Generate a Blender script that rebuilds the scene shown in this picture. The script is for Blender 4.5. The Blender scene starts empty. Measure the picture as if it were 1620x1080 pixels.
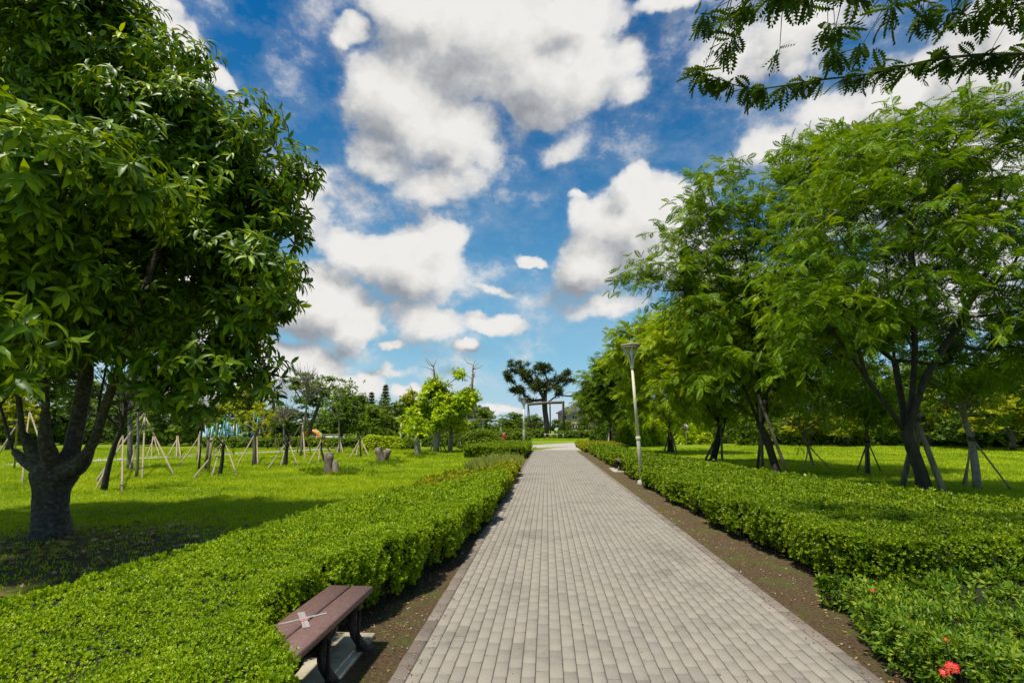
import bpy, math, numpy as np
from mathutils import Vector, Matrix
R=math.radians
scn=bpy.context.scene
# ---------------------------------------------------------------- camera
FPX=810.0; CH=1.55                       # focal length in photo pixels (1620 wide), eye height
PITCH=math.atan(137/FPX); YAW=math.atan(55*math.cos(PITCH)/FPX)
cd=bpy.data.cameras.new('camera'); cam=bpy.data.objects.new('camera',cd)
scn.collection.objects.link(cam); scn.camera=cam
cd.sensor_width=36; cd.lens=36*FPX/1620; cd.clip_end=3000; cd.clip_start=.05
cam.location=(0,0,CH); cam.rotation_euler=(math.pi/2+PITCH,0,YAW)
# ---------------------------------------------------------------- sun and exposure
SUN_EL=R(69); SUN_AZ=R(222)              # azimuth clockwise from +Y (path direction): behind the camera, slightly to the left
sd=Vector((math.sin(SUN_AZ)*math.cos(SUN_EL),math.cos(SUN_AZ)*math.cos(SUN_EL),math.sin(SUN_EL)))
sl=bpy.data.lights.new('sun','SUN'); sl.energy=4.3; sl.angle=R(3.0); sl.color=(1,.94,.84)
so=bpy.data.objects.new('sun',sl); scn.collection.objects.link(so)
so.rotation_euler=sd.to_track_quat('Z','Y').to_euler(); so.location=(0,0,60)
scn.view_settings.view_transform='Standard'; scn.view_settings.look='None'
scn.view_settings.exposure=0.42; scn.view_settings.gamma=1
# ---------------------------------------------------------------- pixel helpers (photo pixels -> world points)
def ray(x,y):
    c=((x-810)/FPX,-(y-540)/FPX,-1.0); r=math.pi/2+PITCH
    cx,sx=math.cos(r),math.sin(r); v=(c[0],cx*c[1]-sx*c[2],sx*c[1]+cx*c[2])
    cz,sz=math.cos(YAW),math.sin(YAW)
    return np.array([cz*v[0]-sz*v[1],sz*v[0]+cz*v[1],v[2]])
def G(x,y,Z=0.):
    d=ray(x,y); t=(Z-CH)/d[2]; return np.array([0,0,CH])+t*d
def at(x,y,Y):
    d=ray(x,y); return np.array([0,0,CH])+d*(Y/d[1])
# ---------------------------------------------------------------- world: sky with clouds
W=bpy.data.worlds.new("World"); scn.world=W; W.use_nodes=True
nt=W.node_tree; nt.nodes.clear()
def N(t,type_,**kw):
    n=t.nodes.new(type_)
    for k,v in kw.items():
        if k=='inp':
            for i,val in v.items():
                if isinstance(val,bpy.types.NodeSocket): t.links.new(val,n.inputs[i])
                else: n.inputs[i].default_value=val
        else: setattr(n,k,v)
    return n
def M(t,op,a,b=None,c=None,clamp=False):
    n=t.nodes.new('ShaderNodeMath'); n.operation=op; n.use_clamp=clamp
    for i,v in enumerate((a,b,c)):
        if v is None: continue
        if isinstance(v,bpy.types.NodeSocket): t.links.new(v,n.inputs[i])
        else: n.inputs[i].default_value=v
    return n.outputs[0]
def VM(t,op,a,b=None,s=None):
    n=t.nodes.new('ShaderNodeVectorMath'); n.operation=op
    for i,v in enumerate((a,b)):
        if v is None: continue
        if isinstance(v,bpy.types.NodeSocket): t.links.new(v,n.inputs[i])
        else: n.inputs[i].default_value=v
    if s is not None: n.inputs['Scale'].default_value=s
    return n.outputs['Value'] if op in('LENGTH','DOT_PRODUCT') else n.outputs['Vector']
def mixc(t,f,a,b,mode='MIX'):
    n=t.nodes.new('ShaderNodeMix'); n.data_type='RGBA'; n.blend_type=mode
    for i,v in ((0,f),(6,a),(7,b)):
        if isinstance(v,bpy.types.NodeSocket): t.links.new(v,n.inputs[i])
        else: n.inputs[i].default_value=(v if i==0 else (*v,1) if len(v)==3 else v)
    return n.outputs[2]
def ramp(t,f,stops,interp='LINEAR'):
    n=t.nodes.new('ShaderNodeValToRGB'); cr=n.color_ramp; cr.interpolation=interp
    while len(cr.elements)<len(stops): cr.elements.new(.5)
    for e,(p,c) in zip(cr.elements,stops):
        e.position=p; e.color=(*c,1) if len(c)==3 else c
    t.links.new(f,n.inputs[0]); return n.outputs[0]
# cloud masses: photo px centre, radii, strength
CL=[(770,50,185,120,1.25),(880,110,105,85,1.15),(640,150,115,85,1.1),(720,215,85,70,.9),(640,195,100,60,.95),(690,290,75,45,.6),(735,280,40,50,.5),(600,240,60,40,.6),
 (700,10,140,60,1.2),(900,30,90,60,1.1),
 (235,20,55,75,1.1),(285,75,45,50,1.05),(325,110,45,30,.9),(180,150,160,120,.9),
 (480,350,50,60,.7),(560,395,75,45,1.0),(650,420,90,65,1.1),(700,375,55,35,.9),(680,510,60,26,.8),(775,508,52,20,1.1),(500,480,75,60,1.1),(560,515,60,32,1.0),
 (470,575,90,40,1.1),(565,603,50,26,1.0),(640,620,40,16,.7),(730,549,17,10,.9),(620,549,18,8,.8),(480,300,45,40,.8),(545,600,30,20,.9),(360,600,130,60,.9),(330,480,110,120,.9),
 (1000,370,110,75,1.2),(930,415,62,48,1.15),(1055,340,75,62,1.15),(1010,310,45,35,1.1),(1110,420,80,60,1.0),(930,345,38,30,.9),(920,320,26,14,.8),(840,405,36,10,.8),(950,485,80,18,.6),(1180,500,120,80,.8),
 (1560,120,150,95,1.15),(1420,150,100,60,.85),(1330,175,80,55,.75),(1580,40,100,50,1.0),(1250,60,120,50,.72),(1150,85,60,38,.72),(1230,235,60,40,.75),(1360,260,130,80,.75),(1500,300,160,110,1.0),
 (1060,5,75,24,.95),(1000,135,50,36,.55),(545,30,36,26,.75),(890,240,60,26,.45),(1000,85,50,30,.5),(1480,450,160,90,.9),(790,645,40,14,.8),(690,635,25,8,.7),(620,590,60,14,.45),(80,330,150,160,.9),(780,455,30,10,.45)]
def cloud_group():
    g=bpy.data.node_groups.new('cloud_density','ShaderNodeTree')
    g.interface.new_socket('Vector',in_out='INPUT',socket_type='NodeSocketVector')
    g.interface.new_socket('Density',in_out='OUTPUT',socket_type='NodeSocketFloat')
    gi=g.nodes.new('NodeGroupInput'); go=g.nodes.new('NodeGroupOutput'); v=gi.outputs[0]
    # domain warp
    w1=N(g,'ShaderNodeTexNoise',inp={'Vector':v,'Scale':5.5,'Detail':4.0,'Roughness':.55})
    d=VM(g,'SUBTRACT',w1.outputs['Color'],(.5,.5,.5)); vw=VM(g,'ADD',v,VM(g,'SCALE',d,None,.11))
    w2=N(g,'ShaderNodeTexNoise',inp={'Vector':v,'Scale':24.0,'Detail':3.0,'Roughness':.6})
    d2=VM(g,'SUBTRACT',w2.outputs['Color'],(.5,.5,.5)); vw=VM(g,'ADD',vw,VM(g,'SCALE',d2,None,.035))
    nn=VM(g,'NORMALIZE',vw); sp=N(g,'ShaderNodeSeparateXYZ',inp={0:nn})
    u=M(g,'ARCTAN2',sp.outputs[0],sp.outputs[1]); el=M(g,'ARCSINE',sp.outputs[2])
    uv=N(g,'ShaderNodeCombineXYZ',inp={0:u,1:el}).outputs[0]
    acc=None
    for (px,py,rx,ry,st) in CL:
        def ue(x,y):
            r=ray(x,y); r=r/np.linalg.norm(r); return math.atan2(r[0],r[1]),math.asin(r[2])
        c=ue(px,py); a=ue(px-rx,py); b=ue(px+rx,py); t_=ue(px,py-ry); bt=ue(px,py+ry)
        ru=abs(b[0]-a[0])/2*1.25; rv=abs(t_[1]-bt[1])/2*1.25
        q=VM(g,'LENGTH',VM(g,'MULTIPLY',VM(g,'SUBTRACT',uv,(c[0],c[1],0)),(1/ru,1/rv,0)))
        m=M(g,'MULTIPLY',M(g,'SUBTRACT',1.0,q,clamp=True),st)
        acc=m if acc is None else M(g,'SMOOTH_MAX',acc,m,.15)
    n1=N(g,'ShaderNodeTexNoise',inp={'Vector':VM(g,'MULTIPLY',v,(1,1,1.35)),'Scale':8.0,'Detail':11.0,'Roughness':.60,'Lacunarity':2.1})
    n3=N(g,'ShaderNodeTexNoise',inp={'Vector':v,'Scale':2.6,'Detail':5.0,'Roughness':.6})
    bg=M(g,'MULTIPLY',M(g,'SUBTRACT',n3.outputs[0],.52,clamp=True),.9)
    base=M(g,'MAXIMUM',acc,bg)
    dens=M(g,'ADD',base,M(g,'MULTIPLY',M(g,'SUBTRACT',n1.outputs[0],.52),.95))
    g.links.new(M(g,'SUBTRACT',dens,.13),go.inputs[0]); return g
cg=cloud_group()
tc=N(nt,'ShaderNodeTexCoord'); gv=tc.outputs['Generated']
dv=VM(nt,'NORMALIZE',gv)
def cden(v):
    n=nt.nodes.new('ShaderNodeGroup'); n.node_tree=cg; nt.links.new(v,n.inputs[0]); return n.outputs[0]
D0=cden(dv)
D1=cden(VM(nt,'NORMALIZE',VM(nt,'ADD',dv,(.035,-.01,.05))))
sky=N(nt,'ShaderNodeTexSky',sky_type='NISHITA',sun_disc=False,sun_elevation=SUN_EL,sun_rotation=SUN_AZ,air_density=1.0,dust_density=.6,ozone_density=2.5)
hs=N(nt,'ShaderNodeHueSaturation',inp={'Hue':.495,'Saturation':1.42,'Value':1.0,'Color':sky.outputs[0]})
skyc=mixc(nt,1.0,hs.outputs[0],(.27,.90,.98),'MULTIPLY')
spz=N(nt,'ShaderNodeSeparateXYZ',inp={0:dv})
# clear air low down is paler and brighter
hz=M(nt,'POWER',M(nt,'SUBTRACT',1.0,M(nt,'MULTIPLY',spz.outputs[2],1.55),clamp=True),1.6)
skyc=mixc(nt,M(nt,'MULTIPLY',hz,.92),skyc,(2.4,4.9,6.6))
skyc=mixc(nt,M(nt,'POWER',hz,5.0),skyc,(5.2,6.2,7.0))
D0b=M(nt,'ADD',D0,.12)
mask=ramp(nt,D0b,[(0,(0,0,0)),(.10,(.10,.10,.10)),(.17,(.38,.38,.38)),(.26,(.82,.82,.82)),(.45,(1,1,1))])
wv=N(nt,'ShaderNodeTexNoise',inp={'Vector':VM(nt,'MULTIPLY',dv,(1.3,1,2.2)),'Scale':3.2,'Detail':9.0,'Roughness':.62,'Distortion':.6})
veil=M(nt,'MULTIPLY',M(nt,'MULTIPLY_ADD',wv.outputs[0],3.2,-1.62,clamp=True),.26)
skyc=mixc(nt,veil,skyc,(5.4,5.9,6.4))
lit=M(nt,'ADD',M(nt,'MULTIPLY',M(nt,'SUBTRACT',D0,D1),1.15),.70)
thick=M(nt,'MULTIPLY',M(nt,'SUBTRACT',D0,.50,clamp=True),.28)
br=M(nt,'SUBTRACT',lit,thick,clamp=True)
fine=N(nt,'ShaderNodeTexNoise',inp={'Vector':dv,'Scale':34.0,'Detail':7.0,'Roughness':.6})
br=M(nt,'ADD',br,M(nt,'MULTIPLY',M(nt,'SUBTRACT',fine.outputs[0],.5),.42))
ccol=ramp(nt,br,[(0,(2.7,2.85,3.1)),(.35,(4.2,4.3,4.45)),(.62,(6.0,5.95,5.8)),(1.0,(7.5,7.35,7.1))])
allc=mixc(nt,mask,skyc,ccol)
bgn=N(nt,'ShaderNodeBackground',inp={'Color':allc,'Strength':.086})
on=nt.nodes.new('ShaderNodeOutputWorld'); nt.links.new(bgn.outputs[0],on.inputs[0])
scn.cycles.max_bounces=6; scn.cycles.diffuse_bounces=3; scn.cycles.transmission_bounces=4; W.cycles.sampling_method='MANUAL'; W.cycles.sample_map_resolution=256
# ---------------------------------------------------------------- object helpers
rng=np.random.default_rng(11)
COL=scn.collection
def tag(o,label=None,cat=None,group=None,kind=None):
    if label: o['label']=label
    if cat: o['category']=cat
    if group: o['group']=group
    if kind: o['kind']=kind
    return o
def empty(name,loc,label=None,cat=None,group=None,rz=0):
    o=bpy.data.objects.new(name,None); COL.objects.link(o); o.location=[float(a) for a in loc]; o.rotation_euler=(0,0,rz)
    o.empty_display_size=.2
    return tag(o,label,cat,group)
class MB:
    def __init__(s): s.v=[]; s.f={3:[],4:[]}; s.m={3:[],4:[]}; s.n=0
    def add(s,V,F,mat=0):
        V=np.asarray(V,float).reshape(-1,3); s.v.append(V)
        if isinstance(F,np.ndarray): F=[F]
        elif not isinstance(F[0],np.ndarray):
            g={3:[],4:[]}
            for f in F:
                if len(f)>4:
                    for i in range(1,len(f)-1): g[3].append((f[0],f[i],f[i+1]))
                else: g[len(f)].append(f)
            F=[np.array(x) for x in g.values() if len(x)]
        for a in F:
            if len(a)==0: continue
            k=a.shape[1]; s.f[k].append(a+s.n); s.m[k].append(np.full(len(a),mat,np.int32))
        s.n+=len(V); return s
    def box(s,a,b,mat=0,M4=None):
        x0,y0,z0=a; x1,y1,z1=b
        V=np.array([(x0,y0,z0),(x1,y0,z0),(x1,y1,z0),(x0,y1,z0),(x0,y0,z1),(x1,y0,z1),(x1,y1,z1),(x0,y1,z1)],float)
        if M4 is not None: V=V@np.array(M4.to_3x3()).T+np.array(M4.translation)
        return s.add(V,np.array([(0,3,2,1),(4,5,6,7),(0,1,5,4),(1,2,6,5),(2,3,7,6),(3,0,4,7)]),mat)
    def tube(s,P,r,sides=6,mat=0,cap=True,wob=0.):
        P=np.asarray(P,float); n=len(P); r=np.broadcast_to(np.asarray(r,float),(n,))
        T=np.gradient(P,axis=0); T/=np.linalg.norm(T,axis=1)[:,None]+1e-9
        a=np.array([1,0,0.]) if abs(T[0][0])<.8 else np.array([0,1.,0])
        V=[]; th=np.arange(sides)*2*math.pi/sides
        for i in range(n):
            a=a-T[i]*a.dot(T[i]); a/=np.linalg.norm(a)+1e-9; b=np.cross(T[i],a)
            rr=r[i]*(1+wob*rng.uniform(-1,1,sides)) if wob else r[i]
            V.append(P[i]+(np.cos(th)*rr)[:,None]*a+(np.sin(th)*rr)[:,None]*b)
        V=np.concatenate(V); F=[]
        for i in range(n-1):
            for j in range(sides):
                k=(j+1)%sides; F.append((i*sides+j,i*sides+k,(i+1)*sides+k,(i+1)*sides+j))
        F=[tuple(f) for f in F]
        if cap: F+= [tuple(range(sides-1,-1,-1)),tuple((n-1)*sides+j for j in range(sides))]
        return s.add(V,F,mat)
    def lathe(s,prof,sides=20,mat=0,org=(0,0,0)):
        th=np.arange(sides)*2*math.pi/sides
        V=np.concatenate([np.stack([r*np.cos(th),r*np.sin(th),np.full(sides,z)],1) for r,z in prof])+np.array(org)
        F=[(i*sides+j,i*sides+(j+1)%sides,(i+1)*sides+(j+1)%sides,(i+1)*sides+j) for i in range(len(prof)-1) for j in range(sides)]
        F+=[tuple(range(sides-1,-1,-1)),tuple((len(prof)-1)*sides+j for j in range(sides))]
        return s.add(V,F,mat)
    def build(s,name,mats,parent=None,smooth=False):
        me=bpy.data.meshes.new(name)
        V=np.concatenate(s.v) if s.v else np.zeros((0,3)); me.vertices.add(len(V)); me.vertices.foreach_set('co',V.astype(np.float32).ravel())
        L=[];st=[];mi=[];c=0
        for k in (3,4):
            if s.f[k]:
                a=np.concatenate(s.f[k]); L.append(a.ravel()); st.append(c+np.arange(len(a))*k); c+=a.size; mi.append(np.concatenate(s.m[k]))
        L=np.concatenate(L).astype(np.int32); st=np.concatenate(st).astype(np.int32); mi=np.concatenate(mi)
        me.loops.add(len(L)); me.loops.foreach_set('vertex_index',L)
        me.polygons.add(len(st)); me.polygons.foreach_set('loop_start',st)
        me.polygons.foreach_set('material_index',mi)
        if smooth: me.polygons.foreach_set('use_smooth',np.ones(len(st),bool))
        me.update(calc_edges=True)
        for m in (mats if isinstance(mats,(list,tuple)) else [mats]): me.materials.append(m)
        o=bpy.data.objects.new(name,me); COL.objects.link(o)
        if parent is not None: o.parent=parent
        return o
def norm(a): return a/(np.linalg.norm(a,axis=-1,keepdims=True)+1e-9)
def scatter(mb,TV,TF,P,D,U,L,Wd,mat=0):
    """place template (x along leaf, y across, z up) at P, direction D, upper side U"""
    n=len(P); X=norm(D); Z=norm(U-X*(U*X).sum(1)[:,None]); Y=np.cross(Z,X)
    L=np.broadcast_to(L,(n,)); Wd=np.broadcast_to(Wd,(n,))
    V=P[:,None]+X[:,None]*(TV[None,:,0,None]*L[:,None,None])+Y[:,None]*(TV[None,:,1,None]*Wd[:,None,None])+Z[:,None]*(TV[None,:,2,None]*L[:,None,None])
    off=(np.arange(n)*len(TV))[:,None,None]
    mb.add(V.reshape(-1,3),[(np.asarray(f)[None]+off).reshape(-1,np.asarray(f).shape[1]) for f in TF],mat)
# leaf templates: list of [quads array] / [tris]
LEAF_BIG=(np.array([(0,0,0),(.3,.42,.05),(.3,0,.0),(.3,-.42,.05),(.68,.40,-.02),(.68,0,-.07),(.68,-.40,-.02),(1,0,-.22)],float),
          [np.array([(2,5,4,1),(3,6,5,2)]),np.array([(0,2,1),(0,3,2),(5,7,4),(6,7,5)])])
LEAF=(np.array([(0,0,0),(.5,.5,.05),(1,0,-.12),(.5,-.5,.05),(.5,0,-.02)],float),[np.array([(0,4,2,1),(0,3,2,4)])])
LEAF1=(np.array([(0,0,0),(.45,.5,.04),(1,0,-.06),(.45,-.5,.04)],float),[np.array([(0,3,2,1)])])
def frond(k,droop=.3,asp=.5,lw=.5):
    V=[];Q=[]
    for i in range(k):
        t=.12+.88*(i+.3)/k; z=-droop*t*t; prof=math.sin(min(1,t*1.05)*math.pi*.86+.25)
        for s in (-1,1):
            l=asp*max(.35,prof); w=.88/k*lw; b=len(V)
            x=t; V+=[(x,0.01*s,z),(x+l*.25-w,s*l*.5,z-.02),(x+l*.42,s*l,z-.05),(x+l*.25+w,s*l*.5,z-.02)]; Q.append((b,b+1,b+2,b+3) if s<0 else (b+3,b+2,b+1,b))
    b=len(V); V+=[(0,.012,0),(0,-.012,0),(.6,-.012,-droop*.36),(.6,.012,-droop*.36),(1,0.004,-droop),(1,-.004,-droop)]
    Q+=[(b,b+1,b+2,b+3),(b+3,b+2,b+5,b+4)]
    return (np.array(V,float),[np.array(Q)])
def sprig(k=6,el=45,w=.42):
    V=[];Q=[]
    for i in range(k):
        a=i*2.4; e=R(el+ (i%3-1)*18); c=np.array([math.cos(a)*math.cos(e),math.sin(a)*math.cos(e),math.sin(e)])
        sd_=np.array([-math.sin(a),math.cos(a),0]); z0=np.array([0,0,.45*i/k]); l=.75-.3*i/k; b=len(V)
        V+=[z0,z0+c*l*.5+sd_*l*w*.5,z0+c*l,z0+c*l*.5-sd_*l*w*.5]; Q.append((b,b+1,b+2,b+3))
    V=np.array(V)[:,[2,0,1]]      # axis along x
    return (V,[np.array(Q)])
def rand_dir(n):
    return norm(rng.normal(size=(n,3)))
def rosettes(mb,T,tips,axes,nper,L,Wd,spread=(45,85),droop=.35,jit=.25,mat=0):
    n=len(tips); P=np.repeat(tips,nper,0); A=norm(np.repeat(axes,nper,0)); m=len(P)
    ref=norm(np.cross(A,rand_dir(n).repeat(nper,0))); bi=np.cross(A,ref)
    ang=np.tile(np.arange(nper)*2.399,n)+rng.uniform(0,6.28,n).repeat(nper); el=np.radians(rng.uniform(spread[0],spread[1],m))
    D=A*np.cos(el)[:,None]+(ref*np.cos(ang)[:,None]+bi*np.sin(ang)[:,None])*np.sin(el)[:,None]
    D=D+rng.normal(0,jit*.5,(m,3)); D[:,2]-=droop; 
    U=A+np.array([0,0,.6])+rng.normal(0,jit,(m,3))
    l=L*rng.uniform(.65,1.15,m); back=rng.uniform(-.5,0.05,m)*L
    scatter(mb,T[0],T[1],P+A*back[:,None],D,U,l,l*Wd,mat)
def vnoise(P,seed=0,f=1.0,oct=3):
    r=np.random.default_rng(seed); out=np.zeros(len(P)); a=1
    for o in range(oct):
        for k in range(4):
            d=r.normal(size=3); d/=np.linalg.norm(d); out+=a*np.sin((P@d)*f*(2**o)*2.2+r.uniform(0,6.28))/4
        a*=.55
    return out
# ---------------------------------------------------------------- materials
def mat(name):
    m=bpy.data.materials.new(name); m.use_nodes=True; t=m.node_tree; t.nodes.clear()
    o=t.nodes.new('ShaderNodeOutputMaterial'); b=t.nodes.new('ShaderNodeBsdfPrincipled'); t.links.new(b.outputs[0],o.inputs[0])
    return m,t,b,o
def leafmat(name,cols,rough=.45,trans=.35,tcol=None,clump=.35,spec=.18,scale=1.2,gain=True):
    m,t,b,o=mat(name)
    g=t.nodes.new('ShaderNodeNewGeometry'); rnd=g.outputs['Random Per Island']
    tcn=t.nodes.new('ShaderNodeTexCoord')
    nz=N(t,'ShaderNodeTexNoise',inp={'Vector':tcn.outputs['Object'],'Scale':scale,'Detail':3.0})
    f=M(t,'ADD',M(t,'MULTIPLY',rnd,1-clump),M(t,'MULTIPLY',M(t,'MULTIPLY_ADD',nz.outputs[0],2.2,-.6,clamp=True),clump))
    if gain: cols=[(min(.64,a*2.1),min(.64,b_*1.66),b2*.75) for a,b_,b2 in cols]
    k=len(cols); c=ramp(t,f,[(i/(k-1),cc) for i,cc in enumerate(cols)])
    t.links.new(c,b.inputs['Base Color']); b.inputs['Roughness'].default_value=rough
    b.inputs['Specular IOR Level'].default_value=spec
    tr=t.nodes.new('ShaderNodeBsdfTranslucent')
    tc_=mixc(t,1.0,c,tcol or (1.5,1.35,.5),'MULTIPLY'); t.links.new(tc_,tr.inputs[0])
    mx=t.nodes.new('ShaderNodeMixShader'); mx.inputs[0].default_value=trans
    t.links.new(b.outputs[0],mx.inputs[1]); t.links.new(tr.outputs[0],mx.inputs[2]); t.links.new(mx.outputs[0],o.inputs[0])
    return m
def noisemat(name,c0,c1,scale=8,rough=.8,bump=.3,stretch=(1,1,1),detail=6,c2=None,spec=.3,bdist=.02,metal=0.):
    m,t,b,o=mat(name); tcn=t.nodes.new('ShaderNodeTexCoord')
    mp=VM(t,'MULTIPLY',tcn.outputs['Object'],stretch)
    nz=N(t,'ShaderNodeTexNoise',inp={'Vector':mp,'Scale':scale,'Detail':detail,'Roughness':.65})
    st=[(.3,c0),(.7,c1)] if c2 is None else [(.25,c0),(.5,c1),(.75,c2)]
    c=ramp(t,nz.outputs[0],st); t.links.new(c,b.inputs['Base Color']); b.inputs['Roughness'].default_value=rough; b.inputs['Specular IOR Level'].default_value=spec
    b.inputs['Metallic'].default_value=metal
    if bump:
        bp=N(t,'ShaderNodeBump',inp={'Strength':bump,'Distance':bdist,'Height':nz.outputs[0]}); t.links.new(bp.outputs[0],b.inputs['Normal'])
    return m
MT={}
MT['leaf_big']=leafmat('glossy_broad_leaf',[(.014,.040,.003),(.034,.085,.004),(.085,.17,.006),(.23,.33,.010)],rough=.42,trans=.26,spec=.25,clump=.3,scale=.8)
MT['leaf_pin']=leafmat('feathery_leaf',[(.018,.055,.004),(.045,.115,.006),(.10,.19,.008),(.18,.28,.010)],rough=.5,trans=.30,clump=.6,scale=.9)
MT['leaf_pin2']=leafmat('feathery_leaf_yellowish',[(.04,.09,.005),(.085,.17,.008),(.17,.27,.012),(.25,.36,.02)],rough=.5,trans=.36,clump=.4,scale=.6)
MT['leaf_over']=leafmat('overhanging_leaf',[(.012,.035,.004),(.025,.06,.006),(.05,.10,.008)],rough=.45,trans=.28,clump=.2)
MT['hedge']=leafmat('hedge_leaf',[(.028,.080,.004),(.076,.165,.008),(.155,.27,.014),(.25,.37,.03)],rough=.4,trans=.32,clump=.3,scale=3.0,spec=.2)
MT['hedge2']=leafmat('hedge_leaf_deeper',[(.022,.062,.004),(.058,.125,.007),(.12,.21,.012),(.20,.30,.025)],rough=.4,trans=.3,clump=.3,scale=2.0,spec=.2)
MT['patch']=leafmat('ground_cover_leaf',[(.035,.07,.004),(.09,.15,.006),(.17,.22,.010),(.20,.13,.02)],rough=.45,trans=.3,clump=.35,scale=2.5)
MT['ixora']=leafmat('ixora_leaf',[(.014,.045,.005),(.032,.09,.008),(.075,.15,.012),(.18,.24,.03)],rough=.5,trans=.25,clump=.3,scale=4,spec=.2)
MT['bright']=leafmat('bright_leaf',[(.05,.12,.004),(.12,.23,.006),(.21,.33,.010),(.30,.40,.02)],rough=.4,trans=.4,clump=.35,scale=.8)
MT['bg_mid']=leafmat('distant_leaf_mid',[(.025,.065,.008),(.065,.13,.010),(.13,.21,.015)],rough=.6,trans=.3,clump=.5,scale=.5)
MT['bg_dark']=leafmat('distant_leaf_dark',[(.016,.045,.008),(.04,.09,.010),(.085,.15,.014)],rough=.6,trans=.25,clump=.5,scale=.5)
MT['bg_yel']=leafmat('distant_leaf_yellow_green',[(.07,.12,.008),(.15,.21,.010),(.25,.30,.015)],rough=.6,trans=.35,clump=.4,scale=.5)
MT['pine']=leafmat('dark_needles',[(.014,.028,.010),(.03,.055,.014),(.055,.085,.02)],rough=.6,trans=.15,clump=.3,scale=.4)
MT['grass']=leafmat('grass_blade',[(.065,.14,.006),(.12,.22,.008),(.20,.31,.012),(.28,.35,.05)],rough=.5,trans=.35,clump=.62,scale=.45)
MT['dry_grass']=leafmat('pale_grass',[(.16,.2,.03),(.28,.32,.06),(.42,.42,.14)],rough=.5,gain=False,trans=.35,clump=.4,scale=1)
MT['bark_dark']=noisemat('dark_bark',(.012,.010,.008),(.055,.045,.035),scale=14,bump=.8,stretch=(1,1,.35),bdist=.03)
MT['bark_grey']=noisemat('grey_bark',(.016,.013,.010),(.085,.070,.052),scale=17,bump=1.0,stretch=(1,1,1.3),bdist=.06,detail=9,c2=(.24,.21,.165))
MT['bark_mid']=noisemat('brown_bark',(.035,.028,.02),(.12,.10,.075),scale=10,bump=.7,stretch=(1,1,.4))
MT['bark_pale']=noisemat('pale_peeling_bark',(.10,.07,.05),(.30,.25,.19),scale=7,bump=.7,c2=(.45,.39,.31))
MT['bark_stump']=noisemat('flaking_stump_bark',(.05,.036,.025),(.17,.13,.095),scale=11,bump=1.0,c2=(.30,.24,.18),stretch=(1,1,.5))
MT['twig']=noisemat('bare_twigs',(.12,.10,.08),(.25,.21,.17),scale=6,bump=0)
MT['stake']=noisemat('pale_bamboo_stake',(.20,.155,.085),(.40,.32,.20),scale=5,bump=.1,stretch=(3,3,.6))
MT['stake2']=noisemat('weathered_wooden_stake',(.08,.065,.045),(.22,.18,.13),scale=6,bump=.3,stretch=(3,3,.5))
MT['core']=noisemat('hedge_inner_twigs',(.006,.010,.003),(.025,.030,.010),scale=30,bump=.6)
# ---------------------------------------------------------------- ground
def ground_mat():
    m,t,b,o=mat('lawn_turf'); tcn=t.nodes.new('ShaderNodeTexCoord'); p=tcn.outputs['Object']
    n1=N(t,'ShaderNodeTexNoise',inp={'Vector':p,'Scale':.22,'Detail':5.0,'Roughness':.6})
    n2=N(t,'ShaderNodeTexNoise',inp={'Vector':p,'Scale':14.0,'Detail':6.0,'Roughness':.7})
    n4=N(t,'ShaderNodeTexNoise',inp={'Vector':p,'Scale':1.6,'Detail':4.0,'Roughness':.6})
    c=ramp(t,n1.outputs[0],[(.3,(.12,.19,.008)),(.5,(.18,.26,.010)),(.7,(.25,.31,.018))])
    c=mixc(t,.55,c,ramp(t,n2.outputs[0],[(.3,(.35,.35,.3)),(.55,(1,1,1)),(.75,(1.35,1.3,1.3))]),'MULTIPLY')
    c=mixc(t,.6,c,ramp(t,n4.outputs[0],[(.35,(.72,.78,.7)),(.6,(1.1,1.08,1))]),'MULTIPLY')
    # bare worn earth round the big tree's foot
    sp=N(t,'ShaderNodeSeparateXYZ',inp={0:p})
    dx=M(t,'MULTIPLY',M(t,'SUBTRACT',sp.outputs[0],-6.0),1/3.3); dy=M(t,'MULTIPLY',M(t,'SUBTRACT',sp.outputs[1],6.2),1/2.6)
    r=M(t,'SQRT',M(t,'ADD',M(t,'MULTIPLY',dx,dx),M(t,'MULTIPLY',dy,dy)))
    n5=N(t,'ShaderNodeTexNoise',inp={'Vector':p,'Scale':2.2,'Detail':7.0,'Roughness':.7})
    k=M(t,'ADD',M(t,'SUBTRACT',1.0,r),M(t,'MULTIPLY',M(t,'SUBTRACT',n5.outputs[0],.5),1.6))
    k=M(t,'MULTIPLY',M(t,'MULTIPLY_ADD',k,2.0,-.1,clamp=True),.85)
    soil=ramp(t,n2.outputs[0],[(.3,(.030,.020,.011)),(.6,(.075,.052,.03)),(.8,(.13,.095,.06))])
    c=mixc(t,k,c,soil)
    t.links.new(c,b.inputs['Base Color']); b.inputs['Roughness'].default_value=.9; b.inputs['Specular IOR Level'].default_value=.1
    bp=N(t,'ShaderNodeBump',inp={'Strength':.9,'Distance':.05,'Height':n2.outputs[0]}); t.links.new(bp.outputs[0],b.inputs['Normal'])
    return m
gx=np.linspace(-1,1,90); gx=np.sign(gx)*np.abs(gx)**2.2*600; 
X,Y=np.meshgrid(gx,gx+0); 
Z=np.zeros_like(X)
far=np.clip((np.hypot(X,Y)-60)/200,0,1); Z+=far*1.0*0
V=np.stack([X.ravel(),Y.ravel(),Z.ravel()],1); n=90
i,j=np.meshgrid(np.arange(n-1),np.arange(n-1)); a=(j*n+i).ravel()
tag(MB().add(V,np.stack([a,a+1,a+n+1,a+n],1)).build('lawn',ground_mat()),kind='structure')
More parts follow.
